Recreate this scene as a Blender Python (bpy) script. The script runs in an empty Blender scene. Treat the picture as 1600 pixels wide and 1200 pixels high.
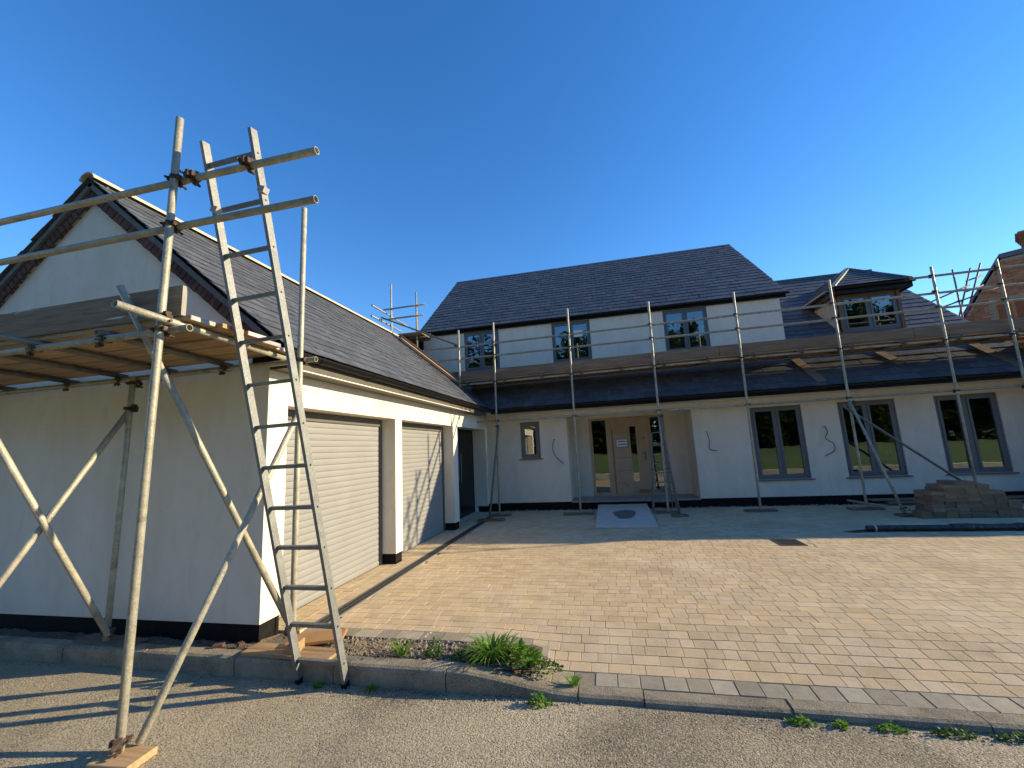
import bpy, math, random
from mathutils import Vector, Matrix
random.seed(7)
sc = bpy.context.scene
COL = sc.collection
R = math.radians

# ------------------------------------------------------------------ camera
CAM = Vector((3.1884, -3.4626, 1.6))
RX = Vector((0.97492377, 0.2168336, -0.05006838))
UP = Vector((0.08190782, -0.14043778, 0.98669567))
FW = Vector((-0.20691728, 0.96605405, 0.1546765))
cd = bpy.data.cameras.new('camera')
cam = bpy.data.objects.new('camera', cd); COL.objects.link(cam)
cam.matrix_world = Matrix(((RX.x, UP.x, -FW.x, CAM.x), (RX.y, UP.y, -FW.y, CAM.y), (RX.z, UP.z, -FW.z, CAM.z), (0, 0, 0, 1)))
cd.sensor_width = 36; cd.lens = 653.2 / 1600 * 36
cd.clip_start = 0.05; cd.clip_end = 3000
sc.camera = cam

def inview(p, m=0.0):
    d = Vector(p) - CAM; z = d.dot(FW)
    if z < 0.2: return None
    x = 800 + 653.2 * d.dot(RX) / z; y = 600 - 653.2 * d.dot(UP) / z
    return (x, y, z) if -m <= x <= 1600 + m and -m <= y <= 1200 + m else None

# ------------------------------------------------------------------ light
SUN = Vector((1.0, 0.289, 0.352)).normalized()
world = bpy.data.worlds.new('World'); sc.world = world; world.use_nodes = True
nt = world.node_tree; nt.nodes.clear()
sky = nt.nodes.new('ShaderNodeTexSky'); sky.sky_type = 'NISHITA'; sky.sun_disc = False
sky.sun_elevation = math.asin(SUN.z); sky.sun_rotation = math.atan2(SUN.x, SUN.y)
sky.altitude = 50; sky.air_density = 1.0; sky.dust_density = 0.0; sky.ozone_density = 3.2
bg = nt.nodes.new('ShaderNodeBackground'); bg.inputs['Strength'].default_value = 0.106
wo = nt.nodes.new('ShaderNodeOutputWorld')
hsv = nt.nodes.new('ShaderNodeHueSaturation'); hsv.inputs['Saturation'].default_value = 1.25; hsv.inputs['Hue'].default_value = 0.507
nt.links.new(sky.outputs[0], hsv.inputs['Color']); nt.links.new(hsv.outputs[0], bg.inputs['Color']); nt.links.new(bg.outputs[0], wo.inputs['Surface'])
ld = bpy.data.lights.new('sun', 'SUN'); ld.energy = 3.5; ld.angle = R(0.53); ld.color = (1.0, 0.815, 0.52)
sun = bpy.data.objects.new('sun', ld); COL.objects.link(sun)
sun.rotation_euler = (-SUN).to_track_quat('-Z', 'Y').to_euler(); sun.location = (20, 8, 20)
vs = sc.view_settings
vs.view_transform = 'Standard'; vs.look = 'None'; vs.gamma = 1.0; vs.use_curve_mapping = False; vs.exposure = 1.35

# ------------------------------------------------------------------ materials
def mat(name, c1, c2=None, scale=8.0, rough=0.8, bump=0.0, bscale=60.0, metal=0.0, stretch=(1, 1, 1), rand=None, tint=False, spec=0.5,
        c3=None, s3=1.2, t3=(0.5, 0.7), detail=6.0, bdist=.01, fine=None, c4=None, s4=.4, t4=(.5, .75)):
    """c1..c2 noise mix; c3 = blotches with own shape; rand = per object value spread; tint = per face attribute spread"""
    m = bpy.data.materials.new(name); m.use_nodes = True
    n = m.node_tree.nodes; L = m.node_tree.links
    b = n['Principled BSDF']; b.inputs['Roughness'].default_value = rough; b.inputs['Metallic'].default_value = metal
    b.inputs['Specular IOR Level'].default_value = spec
    geo = n.new('ShaderNodeNewGeometry'); mp = n.new('ShaderNodeMapping'); mp.inputs['Scale'].default_value = stretch
    L.new(geo.outputs['Position'], mp.inputs['Vector'])
    c2 = c2 or c1
    def noise(s, d=detail):
        t = n.new('ShaderNodeTexNoise'); t.inputs['Scale'].default_value = s; t.inputs['Detail'].default_value = d
        t.inputs['Roughness'].default_value = 0.62
        L.new(mp.outputs[0], t.inputs['Vector']); return t
    def ramp(src, a, z):
        r = n.new('ShaderNodeMapRange'); r.inputs[1].default_value = a; r.inputs[2].default_value = z
        L.new(src, r.inputs[0]); return r.outputs[0]
    def mix(f, a, z, mode='MIX'):
        x = n.new('ShaderNodeMix'); x.data_type = 'RGBA'; x.blend_type = mode
        for sock, v in ((x.inputs[0], f), (x.inputs[6], a), (x.inputs[7], z)):
            if isinstance(v, (int, float)): sock.default_value = v
            elif isinstance(v, tuple): sock.default_value = (*v[:3], 1)
            else: L.new(v, sock)
        return x.outputs[2]
    col = mix(ramp(noise(scale).outputs[0], 0.35, 0.65), c1, c2)
    if c3: col = mix(ramp(noise(s3, 8).outputs[0], *t3), col, c3)
    if c4: col = mix(ramp(noise(s4, 5).outputs[0], *t4), col, c4)
    if fine: col = mix(ramp(noise(fine[0], 2).outputs[0], 0.5, 0.72), col, fine[1])
    if rand or tint:
        if tint:
            a = n.new('ShaderNodeAttribute'); a.attribute_name = 'tint'; v = a.outputs['Fac']
        else:
            o = n.new('ShaderNodeObjectInfo'); v = o.outputs['Random']
        mr = n.new('ShaderNodeMapRange'); mr.inputs[3].default_value = 1 - rand; mr.inputs[4].default_value = 1 + rand * 0.8
        L.new(v, mr.inputs[0])
        hs = n.new('ShaderNodeHueSaturation'); L.new(mr.outputs[0], hs.inputs['Value']); L.new(col, hs.inputs['Color'])
        mh = n.new('ShaderNodeMapRange'); mh.inputs[3].default_value = 1.06; mh.inputs[4].default_value = 0.92
        mt = n.new('ShaderNodeMath'); mt.operation = 'FRACT'; mm = n.new('ShaderNodeMath'); mm.operation = 'MULTIPLY'; mm.inputs[1].default_value = 7.31
        L.new(v, mm.inputs[0]); L.new(mm.outputs[0], mt.inputs[0]); L.new(mt.outputs[0], mh.inputs[0]); L.new(mh.outputs[0], hs.inputs['Saturation'])
        col = hs.outputs[0]
    L.new(col, b.inputs['Base Color'])
    if bump:
        bp = n.new('ShaderNodeBump'); bp.inputs['Strength'].default_value = bump; bp.inputs['Distance'].default_value = bdist
        L.new(noise(bscale, 4).outputs[0], bp.inputs['Height']); L.new(bp.outputs[0], b.inputs['Normal'])
    return m

M = {}
M['render'] = mat('white_render', (.74, .685, .575), (.70, .645, .54), 2.2, .92, .5, 90, spec=.2, stretch=(1, 1, .4), c3=(.60, .545, .445), s3=1.5, t3=(.5, .76), c4=(.66, .605, .50), s4=7, t4=(.5, .7))
M['plinth'] = mat('black_plinth', (.007, .007, .007), (.014, .013, .012), 12, .9, .3, 60, spec=.15, c3=(.05, .045, .036), s3=6, t3=(.66, .84))
SL1, SL2 = (.070, .076, .086), (.108, .115, .127)
M['slate'] = mat('slate', SL1, SL2, 9, .6, .3, 45, spec=.3, rand=.2, c3=(.155, .16, .168), s3=3, t3=(.62, .85))
M['slate_t'] = mat('slate_joined', SL1, SL2, 9, .6, .3, 45, spec=.3, rand=.2, tint=True, c3=(.155, .16, .168), s3=3, t3=(.62, .85))
M['felt'] = mat('roof_felt', (.02, .02, .022))
M['ridge'] = mat('ridge_tile_buff', (.62, .50, .34), (.50, .41, .29), 12, .8, .2, 60)
M['ridge_dark'] = mat('ridge_tile_slate', (.06, .07, .08), (.08, .09, .10), 10, .5)
M['blackpl'] = mat('black_plastic', (.004, .004, .0045), (.007, .007, .0075), 6, .42, spec=.28)
M['fascia'] = mat('olive_fascia', (.085, .077, .06), (.07, .064, .05), 5, .6)
M['white'] = mat('white_paint', (.76, .73, .66), (.70, .67, .6), 4, .6)
M['door'] = mat('shutter_paint', (.235, .237, .228), (.225, .226, .218), 3, .55, c3=(.25, .25, .24), s3=2)
M['doordark'] = mat('shutter_frame', (.11, .105, .095), (.09, .088, .08), 4, .5)
M['frame'] = mat('window_frame_grey', (.135, .147, .155), (.12, .132, .14), 4, .45)
M['brick'] = mat('red_brick', (.12, .055, .038), (.07, .036, .03), 25, .9, .4, 90, rand=.35)
M['mortar'] = mat('mortar', (.30, .27, .23), (.24, .21, .18), 20, .95)
M['conc'] = mat('concrete', (.34, .32, .28), (.25, .235, .21), 7, .9, .4, 90, c3=(.18, .165, .14), s3=3, t3=(.55, .75), fine=(220, (.42, .39, .34)))
M['kerbstone'] = mat('kerb_concrete', (.31, .265, .19), (.19, .165, .12), 6, .95, .6, 70, c3=(.10, .086, .06), s3=2.6, t3=(.46, .7), fine=(180, (.46, .40, .29)), spec=.15)
M['slab'] = mat('grey_slab', (.55, .51, .43), (.48, .445, .375), 6, .85, .15, 80)
M['wetslab'] = mat('damp_mortar', (.12, .115, .10), (.16, .15, .13), 12, .9, .4, 60)
PV1, PV2 = (.585, .445, .27), (.455, .345, .21)
pk = dict(scale=5, rough=.93, bump=.5, bscale=130, rand=.085, c3=(.68, .55, .36), s3=.55, t3=(.48, .78), c4=(.42, .31, .19), s4=.6, t4=(.54, .72), fine=(150, (.70, .56, .36)), spec=.15)
M['paver'] = mat('tan_paver', PV1, PV2, **pk)
M['paver_t'] = mat('tan_paver_joined', PV1, PV2, tint=True, **pk)
gk = dict(scale=16, rough=.93, bump=.5, bscale=170, rand=.22, c3=(.42, .36, .27), s3=1.5, t3=(.55, .8), fine=(240, (.42, .38, .3)), spec=.15)
M['border'] = mat('grey_border_paver', (.37, .325, .235), (.29, .255, .185), **gk)
M['sand'] = mat('joint_sand', (.36, .275, .17), (.26, .2, .125), 40, 1)
M['soil'] = mat('soil', (.20, .155, .105), (.12, .095, .065), 18, 1, .9, 60, bdist=.03)
M['steel'] = mat('galvanised_steel', (.35, .33, .255), (.235, .225, .18), 13, .5, .35, 60, metal=.18, rand=.14, c3=(.43, .40, .30), s3=7, t3=(.52, .66), c4=(.17, .165, .14), s4=5, t4=(.58, .68), fine=(120, (.46, .43, .34)))
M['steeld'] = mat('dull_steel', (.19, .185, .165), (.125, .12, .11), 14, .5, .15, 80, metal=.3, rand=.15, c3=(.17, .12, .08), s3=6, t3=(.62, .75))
M['rusty'] = mat('rusty_steel', (.12, .07, .04), (.06, .045, .035), 40, .75, .4, 120, metal=.45, rand=.4, c3=(.30, .25, .18), s3=30, t3=(.55, .7))
M['redtube'] = mat('red_oxide_tube', (.13, .05, .05), (.09, .04, .045), 10, .6)
M['alu'] = mat('aluminium', (.19, .20, .195), (.14, .15, .15), 9, .55, .15, 60, metal=.5, c3=(.23, .235, .225), s3=6, fine=(90, (.28, .28, .26)))
M['wood'] = mat('weathered_board', (.235, .165, .105), (.14, .10, .066), 5, .85, .5, 30, stretch=(.6, 9, 9), rand=.22, c3=(.34, .265, .19), s3=1.6, t3=(.6, .72), c4=(.52, .48, .41), s4=3.2, t4=(.655, .70))
M['woodpale'] = mat('pale_board', (.46, .31, .165), (.33, .21, .11), 5, .85, .4, 30, stretch=(.5, 9, 9), rand=.14, c3=(.23, .14, .075), s3=1.8, t3=(.55, .7))
M['oak'] = mat('filmed_oak', (.47, .36, .235), (.40, .305, .20), 5, .42, .25, 10, stretch=(1, 1, .6), bdist=.03, c3=(.42, .36, .29), s3=4, t3=(.5, .75))
M['oakraw'] = mat('bare_oak', (.36, .19, .07), (.29, .15, .055), 6, .6)
M['post'] = mat('dormer_post', (.20, .12, .075), (.14, .085, .055), 8, .8, .3, 40, stretch=(6, 6, .7))
M['membrane'] = mat('membrane', (.46, .41, .33), (.36, .32, .26), 5, .7, .6, 9, bdist=.05)
M['lead'] = mat('lead_flashing', (.34, .34, .34), (.26, .265, .27), 9, .5)
M['verge'] = mat('verge_mortar', (.13, .135, .125), (.10, .10, .095), 9, .8, .3, 60)
M['paper'] = mat('paper', (.78, .78, .8), (.74, .74, .77), 5, .8)
M['ink'] = mat('blue_ink', (.03, .05, .30))
M['iron'] = mat('cast_iron', (.07, .064, .055), (.045, .042, .037), 30, .6, .3, 90)
M['cable'] = mat('grey_cable', (.05, .05, .055))
M['tarp'] = mat('black_membrane_roll', (.012, .012, .014), (.02, .02, .022), 8, .25, .5, 12, bdist=.04)
M['stone'] = mat('rubble_stone', (.42, .37, .30), (.27, .23, .18), 20, .95, .5, 60, rand=.3)
M['straw'] = mat('dry_stems', (.46, .36, .20), (.33, .25, .14), 20, .9)
M['stepteal'] = mat('teal_fibreglass', (.12, .19, .21), (.10, .16, .18), 6, .5)
M['plaster'] = mat('interior_plaster', (.32, .30, .27), (.28, .265, .24), 3, .9)
M['chalk'] = mat('interior_floor', (.16, .14, .12))
def asphalt():
    m = mat('asphalt', (.50, .43, .305), (.34, .29, .205), 1.6, .9, 1.0, 70, c3=(.58, .49, .335), s3=.55, t3=(.42, .66), c4=(.25, .215, .155), s4=.9, t4=(.52, .7), fine=(88, (.70, .61, .455)), bdist=.03, spec=.2)
    n = m.node_tree.nodes; L = m.node_tree.links
    v = n.new('ShaderNodeTexVoronoi'); v.inputs['Scale'].default_value = 80
    g = n.new('ShaderNodeNewGeometry'); L.new(g.outputs['Position'], v.inputs['Vector'])
    b2 = n.new('ShaderNodeBump'); b2.inputs['Strength'].default_value = .9; b2.inputs['Distance'].default_value = .016; b2.invert = True
    L.new(v.outputs['Distance'], b2.inputs['Height'])
    old = [x for x in n if x.type == 'BUMP' and x is not b2][0]
    L.new(b2.outputs[0], old.inputs['Normal'])
    return m
M['asphalt'] = asphalt()
def leafmat(name, c1, c2):
    m = mat(name, c1, c2, 14, .55, spec=.3)
    b = m.node_tree.nodes['Principled BSDF']
    b.inputs['Subsurface Weight'].default_value = 0
    n = m.node_tree.nodes; L = m.node_tree.links
    t = n.new('ShaderNodeBsdfTranslucent'); mx = n.new('ShaderNodeMixShader'); mx.inputs[0].default_value = .38
    src = b.inputs['Base Color'].links[0].from_socket; L.new(src, t.inputs[0])
    out = [x for x in n if x.type == 'OUTPUT_MATERIAL'][0]
    L.new(b.outputs[0], mx.inputs[1]); L.new(t.outputs[0], mx.inputs[2]); L.new(mx.outputs[0], out.inputs[0])
    return m
M['leaf'] = leafmat('fresh_leaf', (.17, .33, .03), (.10, .22, .022))
M['leafdark'] = leafmat('dark_leaf', (.08, .17, .025), (.05, .115, .018))
M['treeleaf'] = leafmat('tree_leaf', (.045, .075, .02), (.026, .048, .014))
M['bark'] = mat('bark', (.08, .06, .045), (.05, .04, .03), 12, .9)
M['grass'] = mat('meadow', (.10, .16, .03), (.055, .10, .02), .5, 1, .8, 6, bdist=.15, c3=(.17, .19, .06), s3=.25, fine=(9, (.15, .23, .05)))
M['petal'] = mat('pale_flower', (.6, .42, .42))
def glass():
    m = bpy.data.materials.new('window_glass'); m.use_nodes = True
    n = m.node_tree.nodes; L = m.node_tree.links; n.clear()
    o = n.new('ShaderNodeOutputMaterial'); t = n.new('ShaderNodeBsdfTransparent'); t.inputs[0].default_value = (.62, .68, .67, 1)
    g = n.new('ShaderNodeBsdfGlossy'); g.inputs['Roughness'].default_value = .012; g.inputs[0].default_value = (.95, .97, 1, 1)
    f = n.new('ShaderNodeFresnel'); f.inputs[0].default_value = 1.5
    a = n.new('ShaderNodeMath'); a.operation = 'MULTIPLY_ADD'; a.inputs[1].default_value = 1.5; a.inputs[2].default_value = .11; a.use_clamp = True
    tx = n.new('ShaderNodeTexNoise'); tx.inputs['Scale'].default_value = 1.6; bp = n.new('ShaderNodeBump'); bp.inputs['Strength'].default_value = .03; bp.inputs['Distance'].default_value = .05
    ge = n.new('ShaderNodeNewGeometry'); L.new(ge.outputs['Position'], tx.inputs['Vector'])
    L.new(tx.outputs[0], bp.inputs['Height']); L.new(bp.outputs[0], g.inputs['Normal'])
    x = n.new('ShaderNodeMixShader'); L.new(f.outputs[0], a.inputs[0]); L.new(a.outputs[0], x.inputs[0]); L.new(t.outputs[0], x.inputs[1]); L.new(g.outputs[0], x.inputs[2])
    L.new(x.outputs[0], o.inputs[0]); return m
M['glass'] = glass()
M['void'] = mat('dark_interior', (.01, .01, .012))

# ------------------------------------------------------------------ helpers
WO = {}
def tag(o, label=None, cat=None, group=None, kind=None):
    for k, v in (('label', label), ('category', cat), ('group', group), ('kind', kind)):
        if v: o[k] = v
    return o
def thing(name, loc, label, cat, group=None):
    o = bpy.data.objects.new(name, None); COL.objects.link(o); o.location = loc; o.empty_display_size = .2
    WO[o] = Vector(loc); return tag(o, label, cat, group)
def link(o, parent, mw):
    """place object with world matrix mw (parents carry only a translation)"""
    COL.objects.link(o)
    if parent:
        o.parent = parent; mw = Matrix.Translation(-WO[parent]) @ mw
    o.matrix_basis = mw
def meshdata(name, v, f, smooth=None, tints=None):
    me = bpy.data.meshes.new(name); me.from_pydata([tuple(p) for p in v], [], f)
    if smooth: me.polygons.foreach_set('use_smooth', [smooth is True or i in smooth for i in range(len(f))])
    if tints:
        a = me.attributes.new('tint', 'FLOAT', 'FACE'); a.data.foreach_set('value', tints)
    me.update(); return me
class G:
    """geometry collector in world coordinates"""
    def __init__(s): s.v = []; s.f = []; s.sm = set(); s.t = []
    def add(s, v, f, smooth=False, tint=None):
        o = len(s.v); s.v += [Vector(p) for p in v]
        for q in f:
            if smooth: s.sm.add(len(s.f))
            s.f.append(tuple(i + o for i in q)); s.t.append(tint if tint is not None else .5)
        return s
    def box(s, x0, x1, y0, y1, z0, z1):
        x0, x1 = min(x0, x1), max(x0, x1); y0, y1 = min(y0, y1), max(y0, y1); z0, z1 = min(z0, z1), max(z0, z1)
        return s.add([(x0, y0, z0), (x1, y0, z0), (x1, y1, z0), (x0, y1, z0), (x0, y0, z1), (x1, y0, z1), (x1, y1, z1), (x0, y1, z1)],
                     [(0, 3, 2, 1), (4, 5, 6, 7), (0, 1, 5, 4), (1, 2, 6, 5), (2, 3, 7, 6), (3, 0, 4, 7)])
    def obox(s, a, b, w, h, up=(0, 0, 1)):
        """beam from a to b, width w sideways, height h along up"""
        a, b = Vector(a), Vector(b); d = (b - a).normalized(); side = d.cross(Vector(up)).normalized(); u = side.cross(d)
        v = [p + side * sx * w / 2 + u * sy * h / 2 for p in (a, b) for sx, sy in ((-1, -1), (1, -1), (1, 1), (-1, 1))]
        return s.add(v, [(3, 2, 1, 0), (4, 5, 6, 7), (0, 1, 5, 4), (1, 2, 6, 5), (2, 3, 7, 6), (3, 0, 4, 7)])
    def prism(s, poly, d):
        """extrude planar polygon (list of points) by vector d"""
        k = len(poly); d = Vector(d); p = [Vector(q) for q in poly]
        return s.add(p + [q + d for q in p], [tuple(range(k))[::-1], tuple(range(k, 2 * k))] + [(i, (i + 1) % k, (i + 1) % k + k, i + k) for i in range(k)])
    def tube(s, pts, r, n=8):
        pts = [Vector(p) for p in pts]; rings = []
        for i, p in enumerate(pts):
            d = (pts[min(i + 1, len(pts) - 1)] - pts[max(i - 1, 0)]).normalized()
            a = d.orthogonal().normalized() if i == 0 else (pa - d * pa.dot(d)).normalized()
            pa = a; b = d.cross(a); rr = r[i] if isinstance(r, (list, tuple)) else r
            rings.append([p + (a * math.cos(t) + b * math.sin(t)) * rr for t in [2 * math.pi * k / n for k in range(n)]])
        o = sum(rings, []); m = len(pts)
        s.add(o, [(i * n + k, i * n + (k + 1) % n, (i + 1) * n + (k + 1) % n, (i + 1) * n + k) for i in range(m - 1) for k in range(n)], True)
        s.add(rings[0], [tuple(range(n))[::-1]]); s.add(rings[-1], [tuple(range(n))]); return s
    def obj(s, name, material, parent=None, kind=None, tints=False, origin=None):
        lo = Vector([min(p[i] for p in s.v) for i in range(3)]); hi = Vector([max(p[i] for p in s.v) for i in range(3)])
        c = Vector(origin) if origin else Vector(((lo.x + hi.x) / 2, (lo.y + hi.y) / 2, lo.z))
        me = meshdata(name, [p - c for p in s.v], s.f, s.sm or None, s.t if tints else None)
        me.materials.append(M[material]); o = bpy.data.objects.new(name, me); link(o, parent, Matrix.Translation(c)); WO[o] = c
        if kind: o['kind'] = kind
        return o
def B(x0, x1, y0, y1, z0, z1): return G().box(x0, x1, y0, y1, z0, z1)

def shell(axis, c0, c1, us, zs, openings):
    """wall with real openings. axis 'x': wall in plane y=c0..c1 running along x; 'y': plane x=c0..c1 running along y"""
    U = sorted(set([us[0], us[1]] + [o[i] for o in openings for i in (0, 1) if us[0] < o[i] < us[1]]))
    Z = sorted(set([zs[0], zs[1]] + [o[i] for o in openings for i in (2, 3) if zs[0] < o[i] < zs[1]]))
    P = (lambda u, c, z: (u, c, z)) if axis == 'x' else (lambda u, c, z: (c, u, z))
    full = {}
    for i in range(len(U) - 1):
        for j in range(len(Z) - 1):
            mu, mz = (U[i] + U[i + 1]) / 2, (Z[j] + Z[j + 1]) / 2
            full[i, j] = not any(o[0] < mu < o[1] and o[2] < mz < o[3] for o in openings)
    g = G()
    for (i, j), ok in full.items():
        if not ok: continue
        u0, u1, z0, z1 = U[i], U[i + 1], Z[j], Z[j + 1]
        g.add([P(u0, c0, z0), P(u1, c0, z0), P(u1, c0, z1), P(u0, c0, z1)], [(0, 1, 2, 3)])
        g.add([P(u0, c1, z0), P(u1, c1, z0), P(u1, c1, z1), P(u0, c1, z1)], [(3, 2, 1, 0)])
        for di, dj, e in ((-1, 0, (u0, z0, u0, z1)), (1, 0, (u1, z0, u1, z1)), (0, -1, (u0, z0, u1, z0)), (0, 1, (u0, z1, u1, z1))):
            if not full.get((i + di, j + dj), False):
                g.add([P(e[0], c0, e[1]), P(e[2], c0, e[3]), P(e[2], c1, e[3]), P(e[0], c1, e[1])], [(0, 1, 2, 3)])
    return g

# --- hollow scaffold tube, shared meshes (unit length along z, scaled)
def tube_mesh(n, r=.0255):
    v = []; f = []; sm = set()
    ri = r * .84
    for rr, z in ((r, 0), (r, 1), (ri, 1), (ri, .985), (ri, .015), (ri, 0)):
        v += [(rr * math.cos(2 * math.pi * k / n), rr * math.sin(2 * math.pi * k / n), z) for k in range(n)]
    def band(a, b, s=True):
        for k in range(n):
            if s: sm.add(len(f))
            f.append((a * n + k, a * n + (k + 1) % n, b * n + (k + 1) % n, b * n + k))
    band(0, 1); band(1, 2, False); band(2, 3); band(4, 5); band(5, 0, False)
    f.append(tuple(3 * n + k for k in range(n))); f.append(tuple(4 * n + k for k in range(n))[::-1])
    return meshdata('scaffold_tube', v, f, sm)
TUBE = {k: tube_mesh(k) for k in (10, 20)}
TM = {}
def tube(name, a, b, parent, material='steel', n=10):
    a, b = Vector(a), Vector(b); d = b - a
    if (n, material) not in TM:
        me = TUBE[n].copy(); me.materials.append(M[material]); TM[n, material] = me
    o = bpy.data.objects.new(name, TM[n, material])
    link(o, parent, Matrix.Translation(a) @ d.to_track_quat('Z', 'Y').to_matrix().to_4x4() @ Matrix.Diagonal((1, 1, d.length, 1)))
    return o
def coupler_mesh():
    g = G()
    def collar(axis, c, r0=.0262, r1=.034, h=.05, n=14):
        c = Vector(c); ring = []
        for rr, hh in ((r0, -h / 2), (r1, -h / 2), (r1, h / 2), (r0, h / 2)):
            for k in range(n):
                x, y = rr * math.cos(2 * math.pi * k / n), rr * math.sin(2 * math.pi * k / n)
                ring.append(c + (Vector((x, y, hh)) if axis == 'z' else Vector((hh, x, y))))
        g.add(ring, [(i * n + k, i * n + (k + 1) % n, (i + 1) % 4 * n + (k + 1) % n, (i + 1) % 4 * n + k) for i in range(4) for k in range(n)])
    collar('z', (0, 0, 0)); collar('x', (0, -.062, 0))
    g.box(-.018, .018, -.036, -.026, -.02, .02)
    for sx in (-1, 1):
        g.box(sx * .030, sx * .058, -.016, .016, -.022, .022)
        g.box(-.022, .022, -.078, -.046, sx * .030, sx * .056)
    g.tube([(.047, -.05, 0), (.047, .045, 0)], .0075, 6); g.tube([(.047, .022, 0), (.047, .036, 0)], .014, 6)
    g.tube([(0, -.01 - .09, -.045), (0, -.0, -.045)], .0075, 6); g.tube([(0, -.112, -.045), (0, -.098, -.045)], .013, 6)
    me = meshdata('coupler', g.v, g.f, g.sm); me.transform(Matrix.Diagonal((.9, .86, .68, 1))); me.materials.append(M['rusty']); return me
COUP = coupler_mesh()
def coupler(p, parent, rz=0, tilt=0):
    o = bpy.data.objects.new('coupler', COUP)
    link(o, parent, Matrix.Translation(Vector(p)) @ Matrix.Rotation(rz, 4, 'Z') @ Matrix.Rotation(tilt, 4, 'Y')); return o

def clip(poly, planes):
    """clip 2D polygon by half planes a*u+b*v<=c"""
    for a, b, c in planes:
        out = []
        for i, p in enumerate(poly):
            q = poly[(i + 1) % len(poly)]; dp, dq = a * p[0] + b * p[1] - c, a * q[0] + b * q[1] - c
            if dp <= 0: out.append(p)
            if (dp < 0 < dq) or (dq < 0 < dp):
                t = dp / (dp - dq); out.append((p[0] + (q[0] - p[0]) * t, p[1] + (q[1] - p[1]) * t))
        poly = out
        if len(poly) < 3: return []
    return poly
def area(p): return abs(sum(p[i][0] * p[(i + 1) % len(p)][1] - p[(i + 1) % len(p)][0] * p[i][1] for i in range(len(p)))) / 2

def slates(parent, o, u, v, U, V, w, g, planes=(), nmax=0, skip=0):
    """slates laid in broken bond on the plane o + a*u + b*v; the nmax that show largest are objects, the rest one joined part"""
    o, u, v = Vector(o), Vector(u).normalized(), Vector(v).normalized(); n = u.cross(v)
    if n.z < 0: n = -n
    th, lift, lap = .008, .014, .035
    cand = []; rest = G()
    rows = int(math.ceil(V / g))
    for j in range(rows):
        off = (j % 2) * w / 2 + random.uniform(-.01, .01)
        for i in range(-1, int(U / w) + 2):
            a0 = i * w + off + .002 + random.uniform(0, .003); a1 = i * w + off + w - .002
            b0 = j * g + random.uniform(-.004, .004); b1 = j * g + g + lap
            pl = [(-1, 0, 0), (1, 0, U), (0, 1, V)] + list(planes)
            p = clip([(a0, b0), (a1, b0), (a1, b1), (a0, b1)], pl)
            if not p or area(p) < .004: continue
            full = area(p) > .999 * (a1 - a0) * (b1 - b0)
            cand.append((a0, a1, b0, b1, p, full, random.uniform(0, .004)))
    def key(c):
        P = o + u * (c[0] + c[1]) / 2 + v * (c[2] + c[3]) / 2; q = inview(P)
        return (-1e9 if not q else -abs((P - CAM).normalized().dot(n)) / (P - CAM).length_squared * 1e3)
    def key2(c):
        P = o + u * (c[0] + c[1]) / 2 + v * (c[2] + c[3]) / 2
        return 1e9 if (not inview(P) or not c[5]) else -abs((P - CAM).normalized().dot(n)) / (P - CAM).length_squared
    cand.sort(key=key2)
    me = None
    for k, (a0, a1, b0, b1, p, full, jit) in enumerate(cand):
        if k < nmax and full and key2(cand[k]) < 1e8:
            if me is None:
                W, H = w - .0055, g + lap
                q = [(0, 0), (W, 0), (W, H), (0, H)]
                hh = lambda b: lift * (1 - b / H)
                vv = [(a, b, hh(b)) for a, b in q] + [(a, b, hh(b) + th) for a, b in q]
                me = meshdata('slate', vv, [(4, 5, 6, 7), (0, 1, 5, 4), (1, 2, 6, 5), (3, 0, 4, 7)]); me.materials.append(M['slate'])
            ob = bpy.data.objects.new('slate', me)
            mw = Matrix((u, v, n)).transposed().to_4x4(); mw.translation = o + u * a0 + v * b0 + n * jit
            link(ob, parent, mw @ Matrix.Rotation(random.uniform(-.006, .006), 4, 'Z'))
        else:
            H = b1 - b0; m = len(p)
            lo = [o + u * a + v * b + n * (jit + lift * (1 - (b - b0) / H)) for a, b in p]
            rest.add(lo + [q + n * th for q in lo], [tuple(range(m, 2 * m))] + [(i, (i + 1) % m, (i + 1) % m + m, i + m) for i in range(m)], tint=random.random())
    if rest.f: rest.obj('slates', 'slate_t', parent, kind='stuff', tints=True)

# ================================================================== SETTING
ZR = -0.13                                                    # road level at the kerb
def smooth(t): t = max(0, min(1, t)); return t * t * (3 - 2 * t)
def zpav(x, y): return -0.085 * smooth((x - 1.95) / .85) * smooth((.85 - y) / 1.0)

# ground sheet to the horizon (around and behind the plot), road, far meadow
g = G()
g.add([(-900, -6.2, -.22), (900, -6.2, -.22), (900, 1500, -.22), (-900, 1500, -.22)], [(0, 1, 2, 3)])
o = g.obj('ground', 'soil', origin=(0, 0, -.22)); o['kind'] = 'structure'
g = G(); nx, ny = 90, 16
for j in range(ny + 1):
    for i in range(nx + 1):
        x = -60 + 150 * i / nx; y = -5.9 + (5.9 - .24) * j / ny
        g.v.append(Vector((x, y, ZR - .006 * math.sin(x * 1.3 + y) - .02 * max(0, (-1.2 - y) / 4.7))))
for j in range(ny):
    for i in range(nx):
        a = j * (nx + 1) + i; g.sm.add(len(g.f)); g.f.append((a, a + 1, a + nx + 2, a + nx + 1)); g.t.append(.5)
o = g.obj('road', 'asphalt', origin=(0, -3, ZR)); o['kind'] = 'structure'
g = G(); nx, ny = 60, 30
for j in range(ny + 1):
    for i in range(nx + 1):
        x = -140 + 280 * i / nx; y = -5.8 - 110 * (j / ny) ** 1.5
        g.v.append(Vector((x, y, -.12 + .012 * (-5.8 - y) + .25 * math.sin(x * .21 + y * .13) * min(1, (-5.8 - y) / 12))))
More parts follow.
